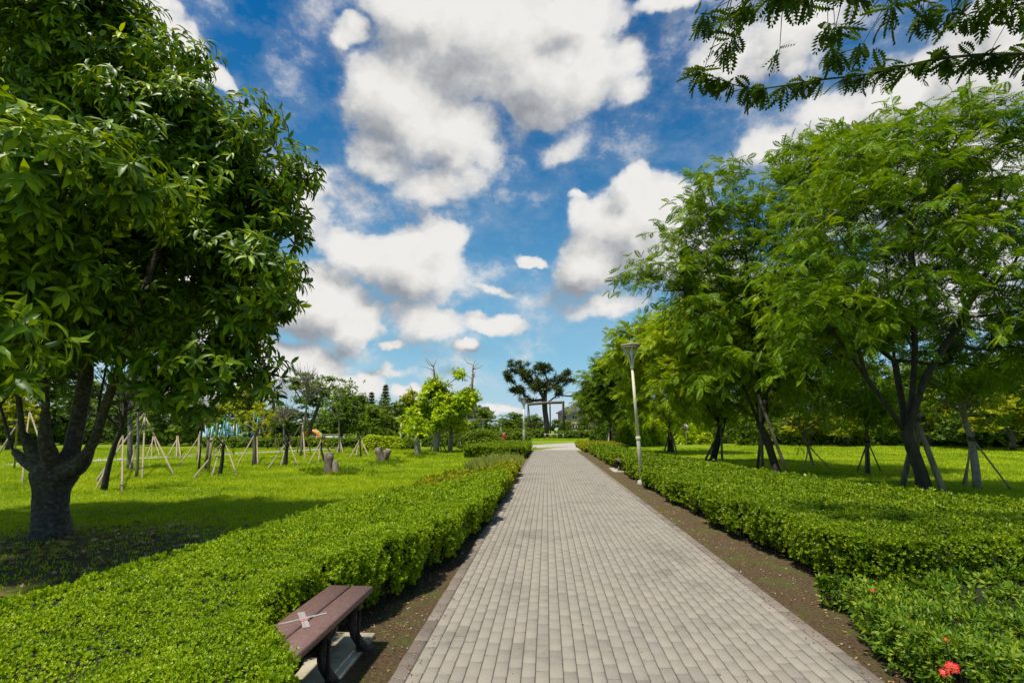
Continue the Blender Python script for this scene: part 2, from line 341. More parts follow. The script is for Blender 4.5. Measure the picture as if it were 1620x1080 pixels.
def soilmat():
    m,t,b,o=mat('bare_soil'); p=t.nodes.new('ShaderNodeTexCoord').outputs['Object']
    n1=N(t,'ShaderNodeTexNoise',inp={'Vector':p,'Scale':2.2,'Detail':6.0,'Roughness':.65})
    n2=N(t,'ShaderNodeTexNoise',inp={'Vector':p,'Scale':45.0,'Detail':6.0,'Roughness':.75})
    c=ramp(t,n2.outputs[0],[(.3,(.034,.021,.011)),(.5,(.115,.075,.040)),(.72,(.22,.15,.088))])
    g=ramp(t,n2.outputs[0],[(.3,(.05,.055,.015)),(.6,(.13,.135,.035)),(.8,(.2,.2,.06))])
    c=mixc(t,M(t,'MULTIPLY_ADD',n1.outputs[0],5.0,-2.3,clamp=True),c,g)
    t.links.new(c,b.inputs['Base Color']); b.inputs['Roughness'].default_value=.95; b.inputs['Specular IOR Level'].default_value=.1
    bp=N(t,'ShaderNodeBump',inp={'Strength':1.0,'Distance':.03,'Height':n2.outputs[0]}); t.links.new(bp.outputs[0],b.inputs['Normal'])
    return m
SOIL=soilmat()
def strip(name,L_,R_,z,m,kind='structure'):
    V=[];F=[]
    for (a,b_) in zip(L_,R_): V+=[(a[0],a[1],z),(b_[0],b_[1],z)]
    for k in range(len(L_)-1): F.append((2*k,2*k+1,2*k+3,2*k+2))
    return tag(MB().add(V,F).build(name,m),kind=kind)
ys=np.linspace(.2,36,60)
wl=-2.35+.06*np.sin(ys*1.7); wr=3.15+.05*np.sin(ys*2.1+1)
strip('soil_strip',[(-1.75 if y>4.3 else -2.3,y) for y in ys],[(-.93,y) for y in ys],.004,SOIL)
strip('soil_strip.001',[(2.0,y) for y in ys],[(3.1 if y<6 else 2.95,y) for y in ys],.004,SOIL)
# ---------------------------------------------------------------- paved path: every paver real
def pavermat(name,cols):
    m,t,b,o=mat(name); g=t.nodes.new('ShaderNodeNewGeometry'); p=t.nodes.new('ShaderNodeTexCoord').outputs['Object']
    c=ramp(t,g.outputs['Random Per Island'],[(i/(len(cols)-1),c_) for i,c_ in enumerate(cols)])
    n1=N(t,'ShaderNodeTexNoise',inp={'Vector':p,'Scale':1.1,'Detail':9.0,'Roughness':.72})
    n2=N(t,'ShaderNodeTexNoise',inp={'Vector':p,'Scale':120.0,'Detail':4.0,'Roughness':.7})
    n3=N(t,'ShaderNodeTexNoise',inp={'Vector':VM(t,'ADD',p,g.outputs['Random Per Island']),'Scale':13.0,'Detail':5.0,'Roughness':.6})
    c=mixc(t,.75,c,ramp(t,n1.outputs[0],[(.34,(.68,.67,.66)),(.48,(1,1,1)),(.7,(1.08,1.05,1.0))]),'MULTIPLY')
    c=mixc(t,.8,c,ramp(t,n2.outputs[0],[(.25,(.74,.73,.71)),(.5,(1,1,1)),(.75,(1.13,1.13,1.12))]),'MULTIPLY')
    c=mixc(t,.8,c,ramp(t,n3.outputs[0],[(.25,(.84,.83,.82)),(.42,(1,1,1)),(1,(1,1,1))]),'MULTIPLY')
    t.links.new(c,b.inputs['Base Color']); b.inputs['Roughness'].default_value=.85; b.inputs['Specular IOR Level'].default_value=.25
    bp=N(t,'ShaderNodeBump',inp={'Strength':.35,'Distance':.004,'Height':n2.outputs[0]}); t.links.new(bp.outputs[0],b.inputs['Normal'])
    return m
PAV=pavermat('grey_beige_paver',[(.232,.206,.168),(.262,.232,.188),(.270,.239,.193),(.275,.243,.196),(.284,.251,.202),(.268,.238,.194),(.242,.216,.178)])
BOR=pavermat('brown_border_paver',[(.15,.122,.098),(.18,.148,.12),(.205,.17,.138),(.225,.188,.15)])
JOINT=noisemat('joint_sand',(.05,.042,.03),(.11,.093,.068),scale=60,bump=0)
XL,XR=-.885,1.945; NC=32
def paver_add(mb,x0,x1,y0,y1,mt):
    n=len(x0); g=.0028; bv=.004; zt=.022+rng.normal(0,.0009,n); tx=rng.normal(0,.0012,(n,4))
    def c(ix,iy,z): return np.stack([ix,iy,z],1)
    a,b_,c_,d=x0+g,x1-g,y0+g,y1-g
    V=np.stack([c(a,c_,0*a),c(b_,c_,0*a),c(b_,d,0*a),c(a,d,0*a),
      c(a,c_,zt-bv),c(b_,c_,zt-bv),c(b_,d,zt-bv),c(a,d,zt-bv),
      c(a+bv,c_+bv,zt+tx[:,0]),c(b_-bv,c_+bv,zt+tx[:,1]),c(b_-bv,d-bv,zt+tx[:,2]),c(a+bv,d-bv,zt+tx[:,3])],1)
    F=np.array([(0,1,5,4),(1,2,6,5),(2,3,7,6),(3,0,4,7),(4,5,9,8),(5,6,10,9),(6,7,11,10),(7,4,8,11),(8,9,10,11)])
    mb.add(V.reshape(-1,3),(F[None]+(np.arange(n)*12)[:,None,None]).reshape(-1,4),mt)
pm=MB(); cw=(XR-XL)/NC
Y0,Y1=1.2,37.4
x0=[];x1=[];y0=[];y1=[]
for c_ in range(NC):
    off=(.0 if c_%2 else .1)+rng.normal(0,.012); k=int((Y1-Y0)/.2)
    e=Y0+off+np.arange(k+1)*.2+rng.normal(0,.0025,k+1)+.004*math.sin(c_)
    x0+= [XL+c_*cw]*k; x1+=[XL+(c_+1)*cw]*k; y0+=list(e[:-1]); y1+=list(e[1:])
paver_add(pm,np.array(x0),np.array(x1),np.array(y0),np.array(y1),0)
for xa,xb in ((XL-.105,XL-.002),(XR+.002,XR+.105)):
    k=int((Y1-Y0)/.2); e=Y0+np.arange(k+1)*.2+rng.normal(0,.004,k+1)
    paver_add(pm,np.full(k,xa)+rng.normal(0,.002,k),np.full(k,xb),e[:-1],e[1:],1)
pm.box((XL-.1,Y0+.02,-.05),(XR+.1,Y1-.02,.0165),2)
tag(pm.build('paved_path',[PAV,BOR,JOINT]),kind='structure')
PLAZA=pavermat('pale_plaza_paving',[(.36,.33,.29),(.40,.36,.32)])
def poly_strip(name,pl,pr,z,m):
    L_=[G(*p) for p in pl]; R_=[G(*p) for p in pr]; return strip(name,L_,R_,z,m)
poly_strip('cross_path',[(742,705.5),(790,705),(842,704),(900,700.5),(960,697.5),(1030,697)],[(742,709),(790,709),(842,708.8),(900,706),(960,704.5),(1030,704)],.010,PLAZA)
strip('path_apron',[(-.6,37.3),(.6,41.5),(2.2,46)],[(2.1,37.3),(4.2,41.5),(6,46)],.008,PLAZA)
FP=noisemat('concrete_footpath',(.28,.26,.22),(.42,.40,.35),scale=3,bump=.1)
poly_strip('footpath',[(-60,739),(60,730),(180,724.5),(300,718.5),(420,713.0),(540,708)],[(-60,745),(60,735),(180,728),(300,721.5),(420,715.5),(540,710)],.012,FP)
# ---------------------------------------------------------------- trees
def skeleton(trunk,r0,targets,step=.45,jit=.08,seed=0,minr=.008,sides=7,mb=None,starts=None,pw=.5,bendup=.25):
    """woody parts: trunk polylines plus branches grown to every target"""
    r=np.random.default_rng(seed); P=[];par=[];D=[];fixed=[]
    for k,pl in enumerate(trunk):
        prev=-1
        for i,q in enumerate(pl):
            q=np.array(q,float)
            if i==0 and k>0:
                dd=[np.linalg.norm(q-x) for x in P]; prev=int(np.argmin(dd)); 
                if dd[prev]<.05: continue
            P.append(q); par.append(prev); D.append(0 if prev<0 else D[prev]+np.linalg.norm(q-P[prev])); prev=len(P)-1; fixed.append(1)
    ntr=len(P)
    lowz=trunk[0][-1][2] if len(trunk)==1 else trunk[0][-1][2]*.9
    T=np.array(targets,float); order=np.argsort(np.linalg.norm(T-np.array(trunk[0][-1]),axis=1)); leafnodes=[]
    for ti in order:
        t=T[ti]; A=np.array(P); ds=np.linalg.norm(A-t,axis=1); cost=ds+.35*np.array(D)+np.where((A[:,2]<lowz),6.,0)+np.where(A[:,2]>t[2]+.3,1.2,0)
        s=int(np.argmin(cost)); p0=P[s]; L=np.linalg.norm(t-p0); k=max(1,int(L/step)); prev=s
        ctrl=(p0+t)/2+np.array([0,0,-bendup*L*.3])+r.normal(0,.05*L,3)
        for i in range(1,k+1):
            u=i/k; q=(1-u)**2*p0+2*u*(1-u)*ctrl+u*u*t+(r.normal(0,jit,3)*step if i<k else 0)
            P.append(q);par.append(prev);D.append(D[prev]+np.linalg.norm(q-P[prev]));fixed.append(0);prev=len(P)-1
        leafnodes.append(prev)
    n=len(P); cnt=np.zeros(n); 
    for l in leafnodes: cnt[l]+=1
    for i in range(n-1,-1,-1):
        if par[i]>=0: cnt[par[i]]+=cnt[i]
    # fixed limbs were added first but may have children anywhere: recompute by depth order
    cnt=np.zeros(n); 
    for l in leafnodes:
        k=l
        while k>=0: cnt[k]+=1; k=par[k]
    tot=max(1,len(leafnodes)); rad=np.maximum(minr,r0*(np.maximum(cnt,.6)/tot)**pw)
    ch=[[] for _ in range(n)]
    for i in range(n):
        if par[i]>=0: ch[par[i]].append(i)
    if mb is None: mb=MB()
    stack=[(0,None)]
    while stack:
        s,pr=stack.pop(); chain=[] if pr is None else [pr]; k=s
        while True:
            chain.append(k)
            if not ch[k]: break
            c=sorted(ch[k],key=lambda x:-cnt[x]); 
            for o in c[1:]: stack.append((o,k))
            k=c[0]
        pts=np.array([P[c] for c in chain]); rr=rad[chain].copy()
        if pr is not None: rr[0]=min(rr[0],rr[1]*1.15)
        if len(pts)<2: continue
        sd_=sides if rr[0]>.03 else (5 if rr[0]>.012 else 4)
        mb.tube(pts,rr,sd_,wob=.06 if rr[0]>.03 else 0,cap=True)
    return mb,[P[l] for l in leafnodes],P,rad
def sample_lobes(lobes,n,bias=.42,seed=0,flat=None):
    r=np.random.default_rng(seed); vol=np.array([l[1][0]*l[1][1]*l[1][2] for l in lobes])**.6; w=vol/vol.sum()
    C=[];O=[];S=[]
    for i in range(n):
        k=r.choice(len(lobes),p=w); c,rad=np.array(lobes[k][0]),np.array(lobes[k][1]); d=r.normal(size=3); d/=np.linalg.norm(d); u=r.uniform()**bias
        C.append(c+d*u*rad); O.append(norm(d*rad)); S.append(min(rad))
    return np.array(C),np.array(O),np.array(S)
def tips_in(C,O,per,cr,upb=.35,flat=.8,keep=None):
    """twig tips in a blob round every cluster centre"""
    n=len(C); P=np.repeat(C,per,0); d=rand_dir(n*per); u=rng.uniform(0,1,(n*per,1))**.45
    crr=np.repeat(np.broadcast_to(cr,(n,)),per)[:,None]
    P=P+d*u*crr*np.array([1,1,flat]); A=norm(d*.9+np.repeat(O,per,0)*.7+np.array([0,0,upb]))
    return P,A
def sprays(mb,cb,T,C,O,ns,nt_,Ls,L,off,tw=.006):
    n=len(C)*ns; c=np.repeat(C,ns,0)+rng.normal(0,.12,(n,3)); o=np.repeat(O,ns,0); d=norm(o*.9+rng.normal(0,.55,(n,3))+np.array([0,0,.30])); l=Ls*rng.uniform(.55,1.2,n)
    t=np.linspace(.12,1,nt_); P=c[:,None]+d[:,None]*(l[:,None]*t)[:,:,None]; P[:,:,2]-=.20*l[:,None]*t**2
    tan=norm(np.gradient(P,axis=1)); sd_=norm(np.cross(tan,np.array([0,0,1.])))
    for k in rng.choice(n,min(n,900),replace=False): mb.tube(P[k][::2] if nt_>4 else P[k],np.linspace(tw,tw*.4,len(P[k][::2]) if nt_>4 else nt_),3,cap=False)
    for s in (-1,1):
        D=(sd_*s*.85+tan*.55).reshape(-1,3)+rng.normal(0,.32,(n*nt_,3)); D[:,2]-=.28; U=np.array([0,0,1.])+rng.normal(0,.55,(n*nt_,3))
        scatter(cb,T[0],T[1],P.reshape(-1,3)+rng.normal(0,.02,(n*nt_,3)),D,U,L*rng.uniform(.65,1.15,n*nt_),L*.9)
    D=tan[:,-1]+rng.normal(0,.2,(n,3)); scatter(cb,T[0],T[1],P[:,-1],D,np.array([0,0,1.])+rng.normal(0,.3,(n,3)),L*rng.uniform(.8,1.2,n),L*.9)
def tree(name,label,cat,base,trunk,r0,lobes,ncl,per,nleaf,T,L,Wd,bark,leaf,group=None,seed=0,cr=.5,spread=(45,85),droop=.3,upb=.35,flat=.8,bias=.42,zmin=None,step=.45,parts=('trunk','crown'),pw=.5,flare=0,twig_r=.006,extra=None,filt=None,jit=.08,spray=None):
    base=np.array(base,float); root=empty(name,base,label,cat,group)
    C,O,S=sample_lobes(lobes,ncl,bias,seed)
    if zmin is not None:
        k=C[:,2]>zmin; C,O=C[k],O[k]
    if filt is not None:
        k=filt(C); C,O=C[k],O[k]
    mb,_,P,rad=skeleton([[np.array(q) for q in pl] for pl in trunk],r0,C,seed=seed,pw=pw,step=step,jit=jit)
    if flare:
        b0=np.array(trunk[0][0]); dr=norm(np.array(trunk[0][1])-b0)
        mb.tube([b0-dr*.12,b0+dr*.02,b0+dr*.14,b0+dr*.4],[r0*1.45,r0*1.26,r0*1.12,r0*.98],14,wob=.12)
    tp,ax=tips_in(C,O,per,cr,upb,flat)
    # twigs
    kk=rng.choice(len(tp),min(len(tp),len(C)*5),replace=False)
    idx=kk//per
    for a,b_ in zip(C[idx],tp[kk]):
        m_=(a+b_)/2+rng.normal(0,.04,3); mb.tube([a,m_,b_],[twig_r*1.6,twig_r*1.2,twig_r*.7],3,cap=False)
    if extra: extra(mb)
    off=base; cb=MB()
    if spray: sprays(mb,cb,T,C,O,spray[0],spray[1],spray[2],L,off)
    else: rosettes(cb,T,tp,ax,nleaf,L,Wd,spread,droop)
    mb.v=[v-off for v in mb.v]
    mb.build(parts[0],bark,root,smooth=True)
    cb.v=[v-off for v in cb.v]
    cb.build(parts[1],leaf,root)
    return root
def lobe(px,py,Y,rx,ry=None,rd=None):
    """crown lobe from its photo centre, depth and pixel radii"""
    s=Y/FPX; ry=ry or rx; rd=rd or (rx+ry)/2
    return (tuple(at(px,py,Y)),(rx*s,rd*s,ry*s))
def res(pl,k=40):
    pl=np.array(pl); d=np.r_[0,np.cumsum(np.linalg.norm(np.diff(pl,axis=0),axis=1))]; u=np.linspace(0,d[-1],k)
    q=np.stack([np.interp(u,d,pl[:,i]) for i in range(3)],1)
    for _ in range(3): q[1:-1]=(q[:-2]+q[1:-1]*2+q[2:])/4
    return q
# ---- big tree on the left
bt=G(80,850); tx,ty=bt[0],bt[1]
fk=at(90,745,ty)                        # where the trunk forks
def pt(x,y,dy=0): return at(x,y,ty+dy)
limbs=[[bt,pt(79,805),pt(82,765),fk],
 [fk,pt(55,722,-.1),pt(35,680,-.2),pt(28,620,-.3),pt(25,520,-.4),pt(20,400,-.6)],
 [fk,pt(70,700,-.35),pt(72,640,-.5),pt(66,560,-.6),pt(75,440,-.9)],
 [fk,pt(112,718,.15),pt(122,670,.3),pt(135,600,.5),pt(140,500,.7),pt(150,380,.9)],
 [fk,pt(125,735,-.2),pt(148,700,-.3),pt(168,640,-.4),pt(196,560,-.5),pt(225,470,-.6),pt(260,360,-.6)],
 [fk,pt(130,738,.2),pt(150,690,.4),pt(160,620,.7),pt(172,560,.9),pt(190,450,1.2)],
 [fk,pt(45,735,.25),pt(20,710,.5),pt(0,640,.8),pt(-30,560,1.1),pt(-60,430,1.4)]]
lobesL=[(tuple(at(60,330,ty)),(3.3,2.7,2.6)),(tuple(at(270,330,ty+.2)),(1.9,1.9,1.9)),(tuple(at(370,320,ty+.3)),(1.15,1.2,1.35)),(tuple(at(350,460,ty+.2)),(1.25,1.1,1.0)),(tuple(at(335,585,ty)),(.8,.8,.65)),(tuple(at(300,230,ty)),(1.2,1.2,1.0)),
 (tuple(at(415,420,ty+.1)),(.75,.8,.95)),(tuple(at(385,540,ty)),(.5,.6,.5)),(tuple(at(120,130,ty)),(2.2,2.2,1.7)),(tuple(at(60,30,ty)),(1.75,2.0,1.5)),(tuple(at(-120,400,ty-.6)),(2.2,2.2,2.2)),(tuple(at(0,480,ty-1.9)),(1.2,1.0,.8)),(tuple(at(20,300,ty-2.3)),(1.7,1.2,1.3)),(tuple(at(120,470,ty+.8)),(2.0,1.8,.6)),(tuple(at(230,200,ty)),(1.3,1.5,1.1)),(tuple(at(90,520,ty+1.3)),(2.6,1.3,.75)),(tuple(at(-40,560,ty+.6)),(1.4,1.2,.6)),(tuple(at(215,500,ty+.9)),(1.1,1.0,.55)),(tuple(at(10,255,4.2)),(.75,.6,.9)),(tuple(at(-15,470,3.7)),(.40,.4,.45)),(tuple(at(110,300,5.0)),(.5,.5,.5))]
def knots(mb):
    # swollen collar under the fork and thickened limb bases
    P=res([bt+(0,0,-.1),pt(79,815),pt(80,785),pt(84,762),pt(89,742),pt(92,722)],22); rr=np.interp(np.linspace(0,1,22),[0,.15,.4,.6,.8,1],[.275,.225,.205,.22,.29,.16])
    k0=len(mb.v); mb.tube(P,rr,22); V=mb.v[-1]; c=np.repeat(P,22,0); V[:]=c+(V-c)*(1+.10*vnoise(V,3,2.6,4))[:,None]
    for pl,r_ in zip(limbs[1:],(.145,.125,.135,.15,.125,.12)):
        q=res([pl[0]-(0,0,.05),pl[1],pl[2]],12); mb.tube(q[:11],np.interp(np.linspace(0,1,11),[0,.25,.55,1],[r_*.9,r_,r_*.72,.055]),14); V=mb.v[-1]; c=np.repeat(q[:11],14,0); V[:]=c+(V-c)*(1+.16*vnoise(V,8,3.4,3))[:,None]
def keepL(C):
    return (C[:,2]>2.35)|(C[:,0]>-5.9)
tree('broadleaf_tree','big dark broadleaf tree with a knobbly forking trunk, filling the left side of the lawn','tree',bt,limbs,.20,lobesL,460,30,8,LEAF_BIG,.21,.34,MT['bark_grey'],MT['leaf_big'],seed=3,cr=.52,spread=(45,80),droop=.42,upb=.25,pw=.74,flare=1,extra=knots,filt=keepL)
# ---- feathery trees along the right hedge
F9=frond(7,.35,.27,.60); F7=frond(6,.35,.28,.62); F6=frond(6,.3,.30,.62)
def ptree(label,basepx,fork,lobes,r0,ncl,per,nf,T,L,leaf,seed,cr=.55,limbpx=(),flare=1,group='feathery trees along the right hedge',trunkmid=None,cat='tree',bark='bark_dark',step=.5,name='feathery_tree',**kw):
    b=G(*basepx); Y=b[1]
    tr=[[b]+[at(x,y,Y) for x,y in (trunkmid or [])]+[at(*fork,Y)]]
    for l in limbpx: tr.append([at(*fork,Y)]+[at(x,y,Y+dy) for x,y,dy in l])
    return tree(name,label,cat,b,tr,r0,lobes,ncl,per,nf,T,L,.9,MT[bark],MT[leaf],group=group,seed=seed,cr=cr,spread=(50,85),droop=.12,upb=.45,flat=.65,flare=flare,step=step,**kw)
Y1_=12.28
ptree('nearest and largest feathery-leaved tree of the row, standing right behind the hedge with thick props',(1472,792),(1434,686),
 [lobe(1440,330,Y1_,150,120,130),lobe(1350,420,Y1_,110,90),lobe(1560,360,Y1_,140,110,140),lobe(1390,250,Y1_,100,55),lobe(1530,230,Y1_,120,40,110),lobe(1290,480,Y1_,80,60),lobe(1480,500,Y1_,150,50,130),lobe(1620,480,Y1_,110,80,130),lobe(1590,540,Y1_-.5,60,30),lobe(1640,260,Y1_,110,80,130),lobe(1400,530,Y1_+.8,110,40,120),lobe(1530,550,Y1_+1.2,100,36,120),lobe(1320,535,Y1_+1,60,40,90),lobe(1620,560,Y1_+.5,70,36)],
 .125,260,24,6,F9,.35,'leaf_pin',21,limbpx=[[(1405,645,0),(1372,600,.2),(1300,500,.3)],[(1428,640,.3),(1415,570,.5),(1400,400,.7)],[(1442,640,0),(1448,560,0),(1440,350,.1)],[(1447,650,-.2),(1462,600,-.3),(1500,540,-.4),(1590,380,-.6)]],trunkmid=[(1462,762),(1450,728)],cr=.62,bias=.5,spray=(4,5,1.0))
ptree('tall feathery-leaved tree with long arching sprays reaching left over the path, trunk leaning between props',(1231,752),(1202,672),
 [lobe(1230,420,18.2,100,110,100),lobe(1150,330,18.2,45,40),lobe(1120,270,18.2,28,34),lobe(1100,345,18.2,50,26),lobe(1110,395,18.2,60,30),lobe(1060,445,18.2,52,20),lobe(1150,470,18.2,80,50),lobe(1280,330,18.2,80,70),lobe(1250,540,18.2,110,45),lobe(1320,260,18.2,70,50),lobe(1070,355,18.2,22,16),lobe(1230,570,18.6,95,34,90),lobe(1130,575,18.2,60,34),lobe(1035,440,18.2,32,10),lobe(1290,565,18.8,70,34),lobe(1340,470,18.6,60,60)],
 .13,260,20,6,F7,.42,'leaf_pin',22,limbpx=[[(1180,620,-.2),(1150,560,-.4),(1120,500,-.5)],[(1200,600,.3),(1190,520,.4),(1180,400,.6)],[(1230,600,.2),(1260,520,.4),(1280,400,.5)]],trunkmid=[(1222,722),(1212,690)],cr=.62,bias=.45,spray=(4,5,1.2))
ptree('feathery-leaved tree third from the front, three dark props at its low fork',(1126,735),(1142,672),
 [lobe(1130,520,23,75,55),lobe(1080,560,23,50,35),lobe(1190,560,23,60,45),lobe(1140,600,23,80,32),lobe(1180,470,23,60,40),lobe(1080,605,23,50,24),lobe(1190,605,23,60,20),lobe(1060,520,23,40,34)],
 .14,130,22,6,F6,.42,'leaf_pin2',23,limbpx=[[(1110,630,0),(1090,590,0)],[(1150,630,.3),(1160,560,.4)]],cr=.75,spray=(8,6,1.2))
ptree('feathery-leaved tree behind the hedge just right of the near street lamp',(1060,716),(1062,662),
 [lobe(1060,570,33,55,42),lobe(1015,560,33,34,34),lobe(1090,600,33,40,34),lobe(1030,610,33,45,26),lobe(1075,530,33,40,25),lobe(1010,540,33,26,24),lobe(1050,640,33,50,18),lobe(1100,560,33,36,40)],
 .17,90,20,6,F6,.5,'leaf_pin2',24,cr=.95,spray=(9,6,1.5))
ptree('bluish green slender tree at the far end of the right hedge, propped by thin poles',(965,706),(965,668),
 [lobe(962,612,45,24,28),lobe(942,598,45,15,18),lobe(985,580,45,24,32),lobe(965,645,45,32,16),lobe(935,628,45,12,14),lobe(1000,600,45,22,30)],
 .12,80,16,5,F6,.6,'bg_mid',25,cr=1.05,spray=(7,5,1.5))
# ---- tree mostly outside the frame whose sprays hang into the picture at top right
oh=np.array([7.6,2.2,0.])
ov=[[oh,oh+(-.1,.1,1.5),oh+(-.1,.3,3.0)],
 [oh+(-.1,.3,3.0),oh+(-.2,1.5,3.9),at(1700,84,5.0),at(1560,85,5.3),at(1470,92,5.4),at(1390,118,5.5),at(1270,128,5.6),at(1180,150,5.7),at(1120,112,5.75),at(1082,108,5.8)],
 [oh+(-.1,.3,3.0),oh+(-.8,.9,4.0),at(1560,-60,4.8),at(1400,-50,4.8),at(1240,-40,4.9),at(1160,-15,5.0)]]
root=empty('overhanging_tree',oh,'dark tree just outside the right edge whose leafy boughs hang across the top right sky','tree')
mb=MB(); 
mb.tube(ov[0],[.16,.13,.10],10,wob=.05)
b1=res(ov[1]); b2=res(ov[2]); mb.tube(b1,np.linspace(.035,.005,40),7,wob=.04); mb.tube(b2,np.linspace(.045,.008,40),7,wob=.04)
cb=MB()
FO=frond(7,.35,.34,.72)
def hang(cb,P,Dm,n,L,spread=.5):
    D=norm(np.repeat(Dm[None],n,0)+rng.normal(0,spread,(n,3))); U=norm(np.array([0,0,1.])+rng.normal(0,.4,(n,3)))
    scatter(cb,FO[0],FO[1],P,D,U,L*rng.uniform(.7,1.15,n),L*.9)
n=190; u=rng.uniform(.50,1.0,n)**.9; pk=b1[(u*39).astype(int)]+rng.normal(0,.012,(n,3)); hang(cb,pk,np.array([-.5,.1,-.5]),n,.25,.62)
# second bough with dense hanging fronds
sub=[]
for k in range(130):
    s=b2[rng.integers(12,40)]; e=s+np.array([rng.normal(0,.25),rng.normal(0,.35),rng.uniform(-.50,.15)]); sub.append(e); mb.tube([s,(s+e)/2+rng.normal(0,.02,3),e],[.006,.005,.003],4,cap=False)
sub=np.array(sub); hang(cb,np.repeat(sub,6,0)+rng.normal(0,.03,(780,3)),np.array([-.25,0,-.6]),780,.26,.6)
e3=at(1600,8,4.8); k3=np.repeat(e3[None],14,0)+rng.normal(0,.07,(14,3)); mb.tube([b2[16],(b2[16]+e3)/2,e3],[.01,.008,.005],4); hang(cb,k3,np.array([-.4,0,-.3]),14,.22,.5)
e4=at(1462,128,5.4); mb.tube([b1[26],at(1450,112,5.4),e4],[.004,.003,.002],4); hang(cb,np.repeat(e4[None],3,0),np.array([0,0,-1.]),3,.07,.5)
# crown over the trunk, outside the picture
Cq=oh+np.array([1.2,.2,4.6])+rng.normal(0,1,(60,3))*np.array([.8,.8,.5]); Cq=Cq[(Cq[:,0]>7.6)]
for c in Cq: mb.tube([oh+(-.1,.3,2.9),(oh+c)/2+(0,0,2.2),c],[.03,.02,.008],5)
kk=np.repeat(Cq,12,0)+rng.normal(0,.25,(len(Cq)*12,3)); hang(cb,kk,np.array([0,0,-.3]),len(kk),.25,.8)
mb.v=[v-oh for v in mb.v]; cb.v=[v-oh for v in cb.v]
mb.build('trunk',MT['bark_mid'],root,True); cb.build('crown',MT['leaf_over'],root)
